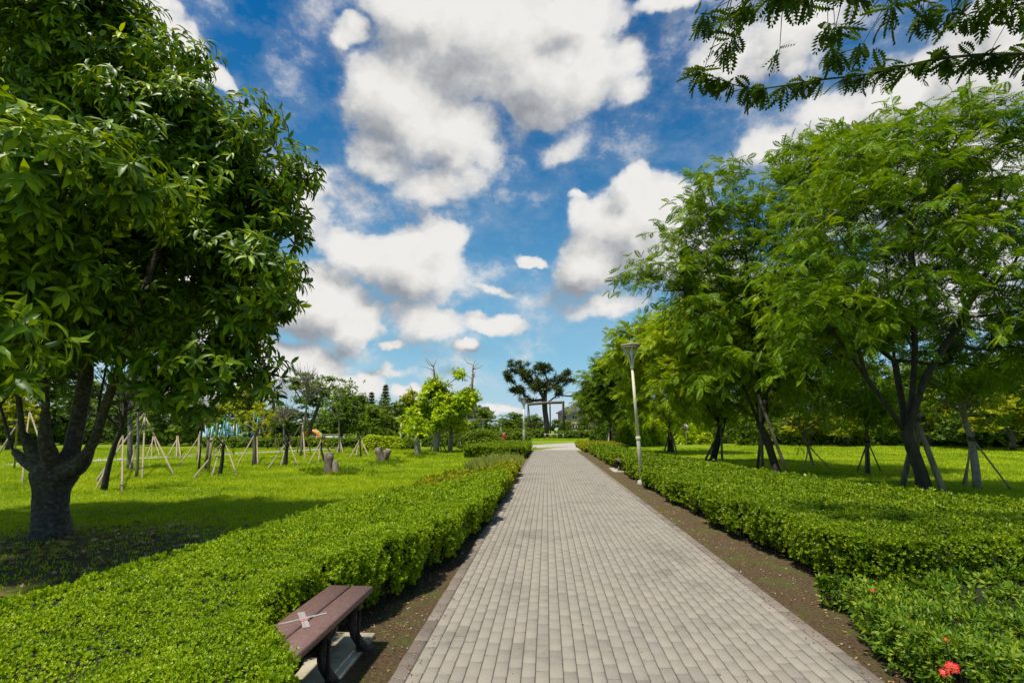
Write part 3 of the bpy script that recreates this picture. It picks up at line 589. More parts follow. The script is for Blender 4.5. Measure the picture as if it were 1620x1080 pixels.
# ---------------------------------------------------------------- hedges
SP=sprig(7,50,.5); SP2=sprig(5,45,.55)
def hedge(name,label,cat,inside,bounds,h,m,size=lambda d:np.clip(.0078*d,.029,.17),dens=2.6,seed=1,group=None,lump=.05,corem='core',T=SP,zlow=.09,extra=None,up=.6,stems=True):
    """inside(x,y)->bool gives the plan; leafy skin on top and sides over a dark twiggy core"""
    r=np.random.default_rng(seed); x0,x1,y0,y1=bounds; ctr=np.array([(x0+x1)/2,(y0+y1)/2,0])
    root=empty(name,ctr,label,cat,group); g=.08
    gx_=np.arange(x0-g,x1+2*g,g); gy_=np.arange(y0-g,y1+2*g,g); XX,YY=np.meshgrid(gx_,gy_)
    ins=inside(XX,YY); 
    # eroded plan for the core
    er=ins.copy(); k=1
    for a in range(-k,k+1):
        for b_ in range(-k,k+1): er&=np.roll(np.roll(ins,a,0),b_,1)
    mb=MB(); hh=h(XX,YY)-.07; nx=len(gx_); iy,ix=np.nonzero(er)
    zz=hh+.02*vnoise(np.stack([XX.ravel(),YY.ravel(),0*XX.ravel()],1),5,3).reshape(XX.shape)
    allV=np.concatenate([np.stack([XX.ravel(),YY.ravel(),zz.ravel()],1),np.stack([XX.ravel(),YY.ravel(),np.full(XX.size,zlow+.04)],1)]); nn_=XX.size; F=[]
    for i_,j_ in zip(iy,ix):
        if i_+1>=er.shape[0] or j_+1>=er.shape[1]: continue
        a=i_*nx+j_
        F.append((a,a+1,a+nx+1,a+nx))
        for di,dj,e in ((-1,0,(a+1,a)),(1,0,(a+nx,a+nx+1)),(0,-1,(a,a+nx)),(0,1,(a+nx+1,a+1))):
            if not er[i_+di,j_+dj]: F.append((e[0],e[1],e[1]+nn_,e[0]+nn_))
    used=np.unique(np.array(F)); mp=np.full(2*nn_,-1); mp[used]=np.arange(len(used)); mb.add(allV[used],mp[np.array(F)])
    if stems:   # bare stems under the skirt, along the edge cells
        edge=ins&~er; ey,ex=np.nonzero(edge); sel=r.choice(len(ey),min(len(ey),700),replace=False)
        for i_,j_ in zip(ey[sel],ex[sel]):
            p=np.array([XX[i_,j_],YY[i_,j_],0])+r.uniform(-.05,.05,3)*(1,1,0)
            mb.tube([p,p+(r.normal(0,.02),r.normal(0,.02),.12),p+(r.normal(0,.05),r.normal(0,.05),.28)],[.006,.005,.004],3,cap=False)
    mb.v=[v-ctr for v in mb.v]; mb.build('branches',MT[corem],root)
    # leafy skin: candidates over the top
    P=[];A=[];Sz=[]
    cell=np.argwhere(ins); cx=gx_[cell[:,1]]; cy=gy_[cell[:,0]]
    d=np.hypot(np.hypot(cx,cy),CH-.5); sz=size(d)
    cnt=r.poisson(g*g/(sz*sz*.30)*dens*.42)
    ii=np.repeat(np.arange(len(cx)),cnt); n=len(ii)
    px=cx[ii]+r.uniform(-g/2,g/2,n); py=cy[ii]+r.uniform(-g/2,g/2,n)
    lz=lump*vnoise(np.stack([px,py,0*px],1),seed,2.4,4)
    pz=h(px,py)+lz-r.uniform(0,1,n)**1.6*.09
    P.append(np.stack([px,py,pz],1)); A.append(norm(np.stack([r.normal(0,.38,n),r.normal(0,.38,n),np.ones(n)],1))); Sz.append(sz[ii])
    # sides
    for di,dj in ((-1,0),(1,0),(0,-1),(0,1)):
        ed=ins&~np.roll(ins,(-di,-dj),(0,1)); c=np.argwhere(ed); 
        if not len(c): continue
        cx=gx_[c[:,1]]; cy=gy_[c[:,0]]; d=np.hypot(np.hypot(cx,cy),CH); sz=size(d); H=h(cx,cy)
        cnt=r.poisson(g*H/(sz*sz*.30)*dens*.5); ii=np.repeat(np.arange(len(cx)),cnt); n=len(ii)
        nx_,ny_=dj,di; t=r.uniform(-g/2,g/2,n); pz=zlow+r.uniform(0,1,n)**.85*(H[ii]-zlow)
        px=cx[ii]+nx_*g/2+abs(ny_)*t; py=cy[ii]+ny_*g/2+abs(nx_)*t
        q=np.stack([px,py,pz],1); lmp=.075*vnoise(q,seed+3,3.2,4)+r.uniform(-.09,.03,n)-.06*np.exp(-(pz-zlow)/.12)-.05*np.clip((pz-(H[ii]-.12))/.12,0,1)**2
        px=px+nx_*lmp; py=py+ny_*lmp
        P.append(np.stack([px,py,pz],1)); A.append(norm(np.stack([nx_+r.normal(0,.4,n),ny_+r.normal(0,.4,n),up+r.normal(0,.35,n)],1))); Sz.append(sz[ii])
    P=np.concatenate(P);A=np.concatenate(A);Sz=np.concatenate(Sz); cb=MB(); n=len(P)
    # a few shoots stand proud
    k=r.random(n)<.04; P[k]+=A[k]*Sz[k][:,None]*.6
    l=Sz*r.uniform(.7,1.25,n); scatter(cb,T[0],T[1],P-A*l[:,None]*.3,A,rand_dir(n),l,l)
    cb.v=[v-ctr for v in cb.v]; cb.build('foliage',MT[m],root)
    return root
def left_in(x,y):
    w=.035*np.sin(y*2.3)+.03*np.sin(y*5.1+1)
    right=np.where(y<2.55,-1.22,np.where(y<4.1,-1.74,np.interp(y,[4.1,4.35,5.2,6.2,8.2,13.5],[-1.62,-1.42,-1.28,-1.15,-1.0,-.98])))+w
    left=np.interp(y,[1,4,5.6,9,11.8,13],[-3.55,-3.35,-3.1,-2.42,-1.6,-1.1])-.5*w
    front=(x<-1.12+.02*np.sin(y*9))&(x>left)&(y>1.0)&(y<np.interp(x,[-1.95,-1.7,-1.35,-1.05],[3.3,3.02,2.66,2.3]))
    return ((x<right)&(x>left)&(y>1.0)&(y<12.9))|front
flat=lambda hh:(lambda x,y:np.full(np.shape(x),hh))
hedge('hedge','long clipped light green hedge on the left of the path, wrapped round the bench','hedge',left_in,(-3.7,-.9,1.0,13),lambda x,y:.53+.03*np.sin(x*1.3+y*.7),'hedge',seed=4,lump=.045)
def patch_in(x,y):
    return (y>np.interp(x,[-2.6,-1.0],[9.9,12.6]))&(y<np.interp(x,[-2.6,-2.0,-.9],[12.5,15.5,18.0]))&(x>-2.75+.1*np.sin(y*2))&(x<-.98+.04*np.sin(y*3))
hedge('ground_cover_bed','darker low ground-cover bed with reddish tips beyond the end of the left hedge','shrub bed',patch_in,(-2.9,-.9,9.8,18.2),lambda x,y:.40+.05*np.sin(x*2+y),'patch',seed=5,lump=.07,T=SP2)
def right_in(x,y):
    w=.04*np.sin(y*2.1)+.03*np.sin(y*4.7+2)
    left=np.interp(y,[5.2,6,8,12,34],[2.95,2.78,2.62,2.58,2.66])+w
    rt=np.interp(y,[5,7.7,10,13.5,25,34],[9.5,7.0,5.95,5.0,3.95,3.7])
    return (x>left)&(x<rt)&(y>5.25+.04*np.sin(x*3))&(y<33.5)&~((y>18.7)&(y<20.9)&(x<2.62+.5))
hedge('hedge','long broad clipped hedge right of the path, starting at the red-flowered bed','hedge',right_in,(2.4,9.6,5.1,34),lambda x,y:.53+.035*np.sin(x*1.1+y*.6),'hedge2',seed=6,lump=.05,dens=2.3)
def far_r(x,y): return (x>2.45+.05*np.sin(y*2))&(x<5.2)&(y>34)&(y<45-(x-2.5)*.6)
hedge('ground_cover_bed','olive ground-cover bed with rusty tips at the far right corner of the path','shrub bed',far_r,(2.3,5.4,34,45.2),flat(.42),'patch',seed=7,lump=.08,T=SP2)
def ix_in(x,y): return (x>2.32+.12*np.sin(y*3)+np.clip(2.6-y,0,1)*.3)&(x<6.2)&(y>2.0)&(y<5.0+.05*np.sin(x*4))
hedge('ixora_bed','low glossy-leaved shrub bed with red flower heads at the bottom right','shrub bed',ix_in,(2.1,6.3,2.0,5.1),lambda x,y:.30+.05*np.sin(x*1.7+y*1.3),'ixora',seed=8,lump=.06,size=lambda d:np.clip(.0155*d,.055,.10),T=sprig(6,35,.36),dens=3.6,zlow=.04)
# box hedge at the far left of the path
c1,c2,c3=G(752,723),G(835,728),G(841,712)
def box_in(x,y): return (x>-4.3)&(x<-1.15)&(y>26.6+.1*np.sin(x*3))&(y<37)
hedge('hedge','square-cut low box hedge at the far left end of the path, before a lamp','hedge',box_in,(-4.3,-1.1,26.5,37),flat(.62),'hedge2',seed=9,lump=.02,size=lambda d:np.clip(.005*d,.1,.2),dens=2.4)
# ixora flowers
FR=mat('red_petals'); FR[2].inputs['Base Color'].default_value=(.75,.04,.03,1); FR[2].inputs['Roughness'].default_value=.5
def flower(px,py,Z,r_,label,n=16):
    c=G(px,py,Z); root=empty('flower_head',c,label,'flower','red flower heads in the ixora bed'); mb=MB()
    d=rand_dir(n); d[:,2]=np.abs(d[:,2]); P=d*r_*.6
    pet=np.array([(0,0,0),(.6,.3,.1),(1,0,0),(.6,-.3,.1)],float)
    for q,a in zip(P,d):
        t1=norm(np.cross(a,rand_dir(1)[0])); t2=np.cross(a,t1)
        for k in range(4):
            D=t1*math.cos(k*1.571)+t2*math.sin(k*1.571); scatter(mb,pet,[np.array([(0,1,2,3)])],(q+a*r_*.4)[None],D[None],a[None],r_*.42,r_*.42)
    mb.build('petals',FR[0],root)
    sb=MB(); sb.tube([(0,0,-.12),(0,0,0)],[.003,.003],4); sb.build('stem',MT['core'],root)
flower(1507,1058,.34,.034,'largest double red flower head low in the glossy bed, near the bottom edge',26)
flower(1494,1066,.32,.026,'red flower head touching the left side of the largest one',14)
flower(1383,936,.37,.022,'small red flower head at the far left corner of the glossy bed')
flower(1497,1013,.38,.016,'tiny orange-red flower bud above the two big flower heads',8)
# ---------------------------------------------------------------- bench
def solid(name,c,rough=.5,metal=0.,spec=.5):
    m,t,b,o=mat(name); b.inputs['Base Color'].default_value=(*c,1); b.inputs['Roughness'].default_value=rough; b.inputs['Metallic'].default_value=metal; b.inputs['Specular IOR Level'].default_value=spec; return m
PLANK=noisemat('maroon_recycled_plank',(.10,.052,.042),(.155,.085,.07),scale=55,rough=.55,bump=.25,bdist=.003,c2=(.20,.12,.10),stretch=(1,.5,1))
IRON=noisemat('dark_cast_iron',(.018,.014,.013),(.05,.038,.034),scale=25,rough=.5,bump=.3,bdist=.004)
SLAB=noisemat('mossy_concrete',(.16,.135,.07),(.38,.33,.23),scale=7,rough=.9,bump=.5,bdist=.01,c2=(.48,.45,.37))
TAPE=noisemat('clear_tape_strips',(.22,.19,.18),(.42,.39,.37),scale=60,rough=.3,bump=.2,bdist=.001,spec=.6)
REDT=solid('red_tape_patch',(.42,.16,.14),.4)
def bench(x0,x1,y0,y1,legs,label,slab,tape=None,zt=.42):
    cx=(x0+x1)/2; root=empty('bench',(cx,y0,0),label,'bench'); w=(x1-x0)/2
    for k in (0,1):
        a=-w+k*(w+.003); b_=a+w-.006; mb=MB()
        prof=[(a+.006,0),(b_-.006,0),(b_,.006),(b_,.036),(b_-.007,.043),(a+.007,.043),(a,.036),(a,.006)]
        n=len(prof); V=[(px,yy,zt-.043+pz) for yy in (0,y1-y0) for px,pz in prof]
        F=[(i,n+i,n+(i+1)%n,(i+1)%n) for i in range(n)]+[tuple(range(n)),tuple(range(2*n-1,n-1,-1))]
        mb.add(V,F); mb.build('seat_plank',PLANK,root)
    for ly in legs:
        for s in (-1,1):
            mb=MB(); zs=np.linspace(0,1,9); out=[];
            for u in zs:   # leg sweeps inward at mid height, flares to foot and seat
                xc=s*(w*.72-.055*math.sin(u*math.pi)**1.1+(.03 if u<.2 else 0)*(1-u/.2)); out.append((xc,.055+u*(zt-.043-.055),.019+.012*abs(u-.5)))
            V=[]
            for (xc,z,t) in out: V+=[(xc-t,-.03,z),(xc+t,-.03,z),(xc+t,.03,z),(xc-t,.03,z)]
            F=[(4*i+j,4*i+(j+1)%4,4*i+4+(j+1)%4,4*i+4+j) for i in range(8) for j in range(4)]+[(3,2,1,0),(32,33,34,35)]
            mb.add(np.array(V)+np.array([0,ly-y0,0]),F)
            xf=s*(w*.72+.045); mb.box((min(xf-.05,xf+.05),ly-y0-.036,.038),(max(xf-.05,xf+.05),ly-y0+.036,.0555))
            mb.box((s*(w*.72)-.012,ly-y0-.037,.056),(s*(w*.72)+.012,ly-y0-.0305,.30))
            mb.build('leg',IRON,root)
        mb=MB(); mb.box((-w+.03,ly-y0-.028,zt-.0655),(w-.03,ly-y0+.028,zt-.0435)); mb.box((-w*.55,ly-y0-.012,.19),(w*.55,ly-y0+.012,.225)); mb.build('crossbar',IRON,root)
    sb=MB(); a,b_,c,d=slab; e=.008
    V=[(a,c,0),(b_,c,0),(b_,d,0),(a,d,0),(a,c,.03),(b_,c,.03),(b_,d,.03),(a,d,.03),(a+e,c+e,.038),(b_-e,c+e,.038),(b_-e,d-e,.038),(a+e,d-e,.038)]
    sb.add(np.array(V)-np.array([cx,y0,0]),np.array([(0,1,5,4),(1,2,6,5),(2,3,7,6),(3,0,4,7),(4,5,9,8),(5,6,10,9),(6,7,11,10),(7,4,8,11),(8,9,10,11)]))
    sb.build('base_slab',SLAB,root)
    if tape:
        for (p,q,w_,z,m_) in tape:
            p=np.array(p)-np.array([cx,y0]); q=np.array(q)-np.array([cx,y0]); d=(q-p)/np.linalg.norm(q-p); nn_=np.array([-d[1],d[0]])*w_/2
            r=np.random.default_rng(int(z*1e5)); k=9; V=[];F=[]
            for i in range(k):
                u=i/(k-1); c=p+(q-p)*u; jj=r.normal(0,.0022,2)
                for s,j in ((-1,jj[0]),(1,jj[1])): V.append((*(c+nn_*s*(1+j*30)),z+abs(r.normal(0,.0006))))
            F=[(2*i,2*i+1,2*i+3,2*i+2) for i in range(k-1)]
            tb=MB().add(V,F); tb.build('tape_strip',m_,root)
    return root
Z_=.4212
def gs(x,y): return G(x,y,.421)[:2]
bench(-1.60,-1.27,2.6,3.89,(2.8,3.28,3.78),'maroon plank bench with a taped cross on its seat, set in the left hedge',(-1.68,-1.30,2.3,4.08),
 tape=[(gs(441,987),gs(516,969),.022,Z_,TAPE),(gs(476,968),gs(485,992),.040,Z_+.0012,TAPE),(gs(475,983),gs(487,978),.036,Z_+.0026,REDT)])
bench(2.56,2.92,19.0,20.4,(19.25,20.1),'small bench half hidden in the right hedge, only its pale end showing',(2.38,2.95,19.0,20.6))
# ---------------------------------------------------------------- street lamps
def polemat():
    m,t,b,o=mat('cream_paint_with_moss'); p=t.nodes.new('ShaderNodeTexCoord').outputs['Object']
    n1=N(t,'ShaderNodeTexNoise',inp={'Vector':VM(t,'MULTIPLY',p,(2,2,.5)),'Scale':3.0,'Detail':6.0,'Roughness':.6})
    n2=N(t,'ShaderNodeTexNoise',inp={'Vector':p,'Scale':40.0,'Detail':3.0})
    c=ramp(t,n1.outputs[0],[(.42,(.72,.66,.50)),(.60,(.58,.54,.30)),(.74,(.36,.36,.13))])
    c=mixc(t,.5,c,ramp(t,n2.outputs[0],[(.35,(.7,.68,.6)),(.5,(1,1,1))]),'MULTIPLY')
    t.links.new(c,b.inputs['Base Color']); b.inputs['Roughness'].default_value=.55; return m
POLE=polemat(); WHITE=noisemat('pale_grey_paint',(.50,.47,.40),(.68,.65,.57),scale=12,rough=.5,bump=0)
HOUS=noisemat('weathered_lamp_metal',(.22,.19,.14),(.38,.34,.27),scale=14,rough=.5,bump=.1)
CONC=noisemat('lamp_foot_concrete',(.30,.26,.19),(.55,.50,.41),scale=9,rough=.9,bump=.4,bdist=.01)
LENS=mat('frosted_lamp_bowl'); LENS[2].inputs['Base Color'].default_value=(.62,.64,.60,1); LENS[2].inputs['Roughness'].default_value=.25; LENS[2].inputs['Transmission Weight'].default_value=.55
def lamp(base,top,label,r=.05,hr=.29,fh=.62,m=POLE):
    base=np.array(base);top=np.array(top); root=empty('street_lamp',base,label,'street lamp','funnel-headed street lamps along the park path'); 
    ax=Vector(top-base).normalized(); Hh=float(np.linalg.norm(top-base)); root.rotation_euler=ax.to_track_quat('Z','Y').to_euler()
    zb=Hh-fh
    mb=MB(); mb.lathe([(r*1.25,.02),(r*1.2,1.2),(r*1.2,1.24)],16); mb.lathe([(r*1.45,1.24),(r*1.5,1.26),(r*1.5,1.30),(r*1.4,1.32)],16); mb.lathe([(r*1.05,1.32),(r*.8,zb-.14)],16); mb.lathe([(r*1.05,zb-.14),(r*1.15,zb-.12),(r*1.15,zb-.02),(r*.95,zb)],16)
    mb.build('pole',m,root,True)
    mb=MB()
    for k in range(6):
        a=k*math.pi/3; c,s=math.cos(a),math.sin(a); P=[(c*r*.7,s*r*.7,zb-.03),(c*(r*.9+.02),s*(r*.9+.02),zb+.1),(c*hr*.93,s*hr*.93,Hh-.085)]
        mb.tube(P,[.020,.017,.014],6)
    mb.build('strut',m,root)
    mb=MB(); mb.lathe([(r*.5,zb+.06),(hr*.26,zb+.30),(hr*.45,Hh-.10),(hr*.46,Hh-.09)],20); mb.build('lamp_bowl',LENS[0],root,True)
    mb=MB(); mb.lathe([(hr*.94,Hh-.098),(hr,Hh-.092),(hr*1.01,Hh-.07),(hr*.95,Hh-.064),(hr*.6,Hh-.066)],28); mb.build('lower_ring',HOUS,root,True)
    mb=MB(); mb.lathe([(hr*.6,Hh-.050),(hr*1.03,Hh-.046),(hr*1.05,Hh-.02),(hr*1.0,Hh),(hr*.5,Hh+.012)],28); mb.build('lamp_lid',HOUS,root,True)
    mb=MB(); mb.lathe([(r*2.7,-.02),(r*2.9,.06),(r*2.6,.12),(r*2.2,.145),(r*1.3,.16)],16); mb.build('foot',CONC,root,True)
    return root
lamp(G(1016,768),at(997,545,14.66),'nearest street lamp, moss-stained leaning pole rising out of the right hedge edge',r=.046,hr=.255,fh=.56)
lamp(G(829,703),at(828.5,629,49.9),'pale street lamp standing behind the box hedge at the far end of the path',r=.10,hr=.40,fh=.85,m=WHITE)
lamp(at(764,700,70)*(1,1,0),at(764,663,70),'distant small lamp rising behind the big round bush',r=.11,hr=.42,fh=.9,m=WHITE)
lamp(at(793,700,74)*(1,1,0),at(792,665,74),'distant small lamp just right of the big round bush',r=.11,hr=.42,fh=.9,m=WHITE)
for k,(x,yt,yb,Y,lb) in enumerate([(633.5,669,706,42,'left one of two plain white posts beside the peeling pollarded trunk'),(645,674,707,42,'right one of two plain white posts beside the peeling pollarded trunk')]):
    b=at(x,yb,Y)*(1,1,0); root=empty('white_post',b,lb,'post','plain white posts by the flowering shrubs'); mb=MB(); hz=at(x,yt,Y)[2]; mb.lathe([(.085,-.05),(.08,hz*.5),(.07,hz-.05),(.04,hz)],10); mb.build('post',WHITE,root,True); mb=MB(); mb.lathe([(.12,0),(.12,.06),(.1,.08)],10); mb.build('foot',CONC,root)
# ---------------------------------------------------------------- stakes propping trees
def stakes(label,apex,Y,feet,r=.03,m='stake',over=.25,group='wooden stakes tied round the young trees',dy=None,tie=True):
    """feet: photo pixels on the ground; every pole leans to the common tie point"""
    F=[G(*f) for f in feet]; A=at(*apex,Y); c=np.mean(F,0); c[2]=0
    root=empty('tree_stakes',c,label,'tree stakes',group)
    for i,f in enumerate(F):
        d=A-f; L=np.linalg.norm(d); d/=L; off=np.array([math.cos(i*2.2),math.sin(i*2.2),0])*r*1.3
        e=f+d*(L+over*(.6+.3*(i%3)))+off; mid=(f+e)/2+rng.normal(0,.012,3)
        rr_=r*.8; mb=MB(); mb.tube(np.array([f-d*.05,f+(mid-f)*.5,mid,e-(e-mid)*.5,e])-c,[rr_*1.1,rr_*1.05,rr_,rr_*.95,rr_*.85],8,wob=.05); mb.build('pole',MT[m],root,True)
    if tie:
        mb=MB(); q=A-c
        for k in range(4):
            th=np.linspace(0,2*math.pi,13); rr=r*2.9; mb.tube(np.stack([q[0]+rr*np.cos(th),q[1]+rr*np.sin(th),q[2]-.05+k*.03+.02*np.sin(th)],1),.009,4,cap=False)
        mb.build('binding',MT['core'],root)
    return root
RS='wooden props round the trees of the right lawn'
def propset(label,apex,Y,feet,r,m='stake2',over=.3): return stakes(label,apex,Y,feet,r,m,over,RS)
propset('thickest dark props, crossed round the leaning trunk of the nearest right-hand tree',(1446,662),12.3,[(1425,781),(1461,787),(1499,795),(1452,774)],.075)
propset('upright pair and one slanting prop round the second tree behind the right hedge',(1205,640),17.6,[(1198,744),(1207,748),(1248,755)],.065)
propset('three dark props leaning into the low fork of the third tree of the row',(1140,672),23,[(1115,729),(1123,733),(1143,736)],.06)
propset('short props round the tree just right of the near lamp',(1061,668),33,[(1051,714),(1071,718),(1066,716)],.06)
propset('four pale spreading poles round the far bluish green tree at the path end',(965,672),45,[(955,707),(962,708.5),(974,706),(984,705)],.06,'stake')
propset('small pale stakes round the pruned many-twigged young tree in the middle of the right lawn',(1277,703),22,[(1272,741),(1286,740),(1313,741)],.03,'stake')
propset('dark slender stakes round the straight-stemmed young tree on the right lawn',(1372,697),18.7,[(1356,746),(1369,751),(1394,746)],.028)
propset('stakes round the pale-barked pruned tree at the far right, one pole stretching wide',(1537,693),14.6,[(1523,769),(1528,774),(1600,775)],.027,'stake')
SG='stake tripods on the left lawn'
LS=[('tallest stake tripod, by the forked bare sapling right of the big tree',(228,656),21,[(225,758),(275,751),(151,762),(204,745)],.036),
 ('stakes crossing behind the big tree limbs round a leaning dark sapling',(193,690),19,[(193,778),(152,772)],.034),
 ('wide low tripod of pale poles left of the twin trunks, nearest of the staked group',(354,695),22,[(305,758),(374,751),(335,754)],.034),
 ('slim tripod left of the two vertical posts, one pole sloping far left',(316,687),25.5,[(281,739),(311,727),(314,743)],.034),
 ('tripod in front of the coloured poles, one pole running down left to the grass',(406,679),27,[(376,735),(408,735),(402,736)],.040),
 ('low wide tripod over a short dark sapling, centre of the left lawn',(456,695),25,[(423,742),(471,737),(444,737)],.036),
 ('tall stakes holding the bare grey curved tree',(477,671),29,[(483,727),(452,711),(491,712),(470,716)],.045),
 ('tripod just left of the upright cut stump with a dark bent sapling inside',(509,693),27,[(489,733),(524,718),(504,731)],.036),
 ('small distant tripod under the yellow green tree',(437,689),34,[(430,711),(443,712),(436,712)],.035),
 ('tripod between the two cut stumps, poles crossed at the top',(570,691),31,[(553,725),(583,721),(563,724)],.045),
 ('distant thin tripod left of the shrubs with pink flowers',(537,691),37,[(533,717),(543,717),(539,716)],.045),
 ('distant brown tripod half behind the drooping branch of the big tree',(281,690),33,[(266,721),(286,723),(279,723)],.05),
 ('pole pair at the left picture edge beside the big trunk',(27,668),17,[(-25,752),(23,741)],.034),
 ('broken pale stake leaning between the left limbs of the big tree',(46,652),19,[(86,760),(35,765)],.034),
 ('tripod beside the peeling pollarded trunk',(690,676),33,[(680,716),(699,716),(706,714)],.05),
 ('stakes right of the bright green tree, nearest the round bush',(722,676),37,[(712,714),(731,712),(738,711)],.05),
 ('leftmost stakes of the far row near the footpath',(120,690),30,[(108,728),(131,727),(118,729)],.04),
 ('tripod seen through the gap under the big tree fork',(243,690),33,[(232,722),(253,722),(240,723)],.04)]
for lb,ap,Y,ft,r_ in LS: stakes(lb,ap,Y,ft,r_,'stake',.2,SG)
for k,(x,yt,yb,Y,lb) in enumerate([(325,688,743,24.3,'grey upright post standing in the staked group, left of a paler one'),(329.5,692,746,23.6,'pale upright post standing in the staked group, right of a greyer one')]):
    b=G(x,yb); root=empty('wooden_post',b,lb,'post','upright posts among the saplings'); mb=MB(); hz=at(x,yt,b[1])[2]; mb.tube([(0,0,-.05),(.01,0,hz*.5),(0,.01,hz)],[.05,.047,.045],8,wob=.05); mb.build('post',MT['stake2' if k==0 else 'stake'],root,True); mb=MB(); mb.tube([(0,.0,hz-.12),(0,0,hz-.08)],[.056,.056],8); mb.build('band',MT['core'],root)
# ---------------------------------------------------------------- saplings, bare trees
def sapling(label,pts,Y=None,r=.05,tw=6,bark='bark_dark',leaves=0,leaf='bg_mid',tl=1.0,up=.9,name='sapling',cat='sapling',group=None,LT=LEAF,L=.16,cr=.3,spreadtw=.6):
    b=G(*pts[0]); Y=b[1] if Y is None else Y; P=[b]+[at(x,y,Y) for x,y in pts[1:]]; P=[np.array(p)-b for p in P]
    root=empty(name,b,label,cat,group); q=res(P,14); mb=MB(); mb.tube(q,np.linspace(r,r*.5,14),8,wob=.06)
    ends=[]
    for k in range(tw):
        s=q[rng.integers(9,14)]; d=norm(np.array([rng.normal(0,spreadtw),rng.normal(0,spreadtw),up])); e=s+d*tl*rng.uniform(.5,1.1); m_=(s+e)/2+rng.normal(0,.05,3); mb.tube([s,m_,e],[r*.32,r*.22,r*.1],5,cap=False); ends.append(e)
        for j in range(3):
            d2=norm(d+rng.normal(0,.5,3)); f=m_+d2*tl*rng.uniform(.25,.6); mb.tube([m_,f],[r*.15,r*.06],3,cap=False); ends.append(f)
    mb.build('trunk',MT[bark],root,True)
    if leaves:
        E=np.array(ends); tp=np.repeat(E,leaves,0)+rng.normal(0,cr,(len(E)*leaves,3)); cb=MB(); rosettes(cb,LT[0:2],tp,norm(rand_dir(len(tp))+(0,0,.5)),5,L,.45); cb.build('foliage',MT[leaf],root)
    return root
SB='bare and half-leafed saplings on the left lawn'
sapling('bare sapling with a pale two-pronged fork inside the tallest tripod',[(216,755),(218,720),(219,690),(217,660),(222,630)],r=.05,tw=7,bark='twig',tl=1.3,group=SB,spreadtw=.3)
sapling('dark leaning sapling with grey drooping twigs, close behind the right limbs of the big tree',[(164,776),(172,735),(182,700),(196,670),(200,640)],r=.075,tw=22,tl=1.6,group=SB,leaves=1,leaf='bg_dark',L=.12)
sapling('tangled grey leafless tree seen just right of the big tree limbs',[(205,742),(206,700),(205,660),(204,630)],r=.1,tw=46,bark='twig',tl=2.1,group=SB,spreadtw=.42)
sapling('short dark sapling in the wide low tripod',[(348,751),(352,725),(354,698)],r=.07,tw=5,tl=.4,group=SB,leaves=2,L=.12)
sapling('thin dark sapling in the slim tripod',[(314,743),(317,715),(318,690),(320,672)],r=.04,tw=5,tl=.7,group=SB,leaves=1,L=.12)
sapling('thick pale stub trunk bound to a post in front of the coloured poles',[(402,736),(403,705),(404,676)],r=.10,tw=9,bark='stake2',tl=1.0,group=SB,leaves=2,leaf='bg_yel',L=.16)
sapling('short dark stub sapling in the centre of the left lawn',[(451,737),(453,715),(456,692)],r=.10,tw=6,tl=.45,group=SB)
sapling('bare grey curved tree with a wide haze of twigs, tied to tall stakes',[(476,722),(478,690),(484,655),(487,625),(482,602)],r=.08,tw=34,bark='twig',tl=1.35,group=SB,spreadtw=.8)
sapling('grey twiggy leafless tree left of the curved one',[(449,712),(449,680),(447,655)],r=.08,tw=44,bark='twig',tl=1.5,group=SB,spreadtw=.9,up=.7)
sapling('dark bent sapling left of the upright cut stump',[(514,731),(508,712),(509,692)],r=.06,tw=4,tl=.3,group=SB,leaves=1,leaf='bg_yel',L=.12)
sapling('small sapling between the two stumps',[(571,724),(570,706),(569,688)],r=.05,tw=4,tl=.5,group=SB,leaves=1,L=.14)
sapling('thin young tree with sparse leaves against the dark trees',[(537,717),(537,690),(536,655),(534,635)],r=.06,tw=12,bark='twig',tl=1.4,group=SB,leaves=2,L=.25)
RG='pruned young trees of the right lawn'
sapling('pruned young tree with a fan of pale twigs, in the middle of the right lawn',[(1287,738),(1280,712),(1272,690),(1262,668)],r=.065,tw=16,bark='twig',tl=1.6,group=RG,leaves=2,LT=(F6),leaf='leaf_pin2',L=.35,spreadtw=.9)
sapling('straight young tree with dark twisting stem and leafy top on the right lawn',[(1373,750),(1372,715),(1371,690),(1370,640)],r=.085,tw=18,bark='bark_mid',tl=1.5,group=RG,leaves=4,LT=(F6),leaf='leaf_pin',L=.4,spreadtw=.9,up=.5)
sapling('pale-barked pruned tree at the far right with a crown of cut twigs',[(1546,772),(1543,735),(1536,690),(1522,650),(1512,618)],r=.10,tw=26,bark='bark_pale',tl=1.15,group=RG,leaves=2,LT=(F6),leaf='leaf_pin',L=.3,spreadtw=.95,up=.8)
# ---------------------------------------------------------------- cut stumps
CUT=noisemat('sawn_wood',(.30,.24,.16),(.48,.40,.29),scale=9,bump=.2)
def stump(label,segs):
    b=G(*segs[0][0]); root=empty('tree_stump',b,label,'stump','cut stumps on the left lawn')
    for (p0,p1,w,dy) in segs:
        a=G(*p0)+np.array([0,dy,0]); a[2]=0; e=at(*p1,b[1]+dy); r_=w*b[1]/FPX/2; d=e-a
        mb=MB(); q=np.array([a-d*.08,a+d*.05,a+d*.35,a+d*.7,e])-b; mb.tube(q,[r_*1.35,r_*1.2,r_,r_*1.03,r_*1.0],14,wob=.14); mb.build('trunk',MT['bark_stump'],root,True)
        dn=norm(d); mb=MB(); mb.tube(np.array([e-b+dn*.002,e-b+dn*.014]),[r_*.93,r_*.9],14); mb.build('cut_face',CUT,root)
stump('upright sawn stump with a shorter stub on its right side, ringed by long grass',[((521,749),(520.5,716),13,0),((530,750),(530,730),9,.05)])
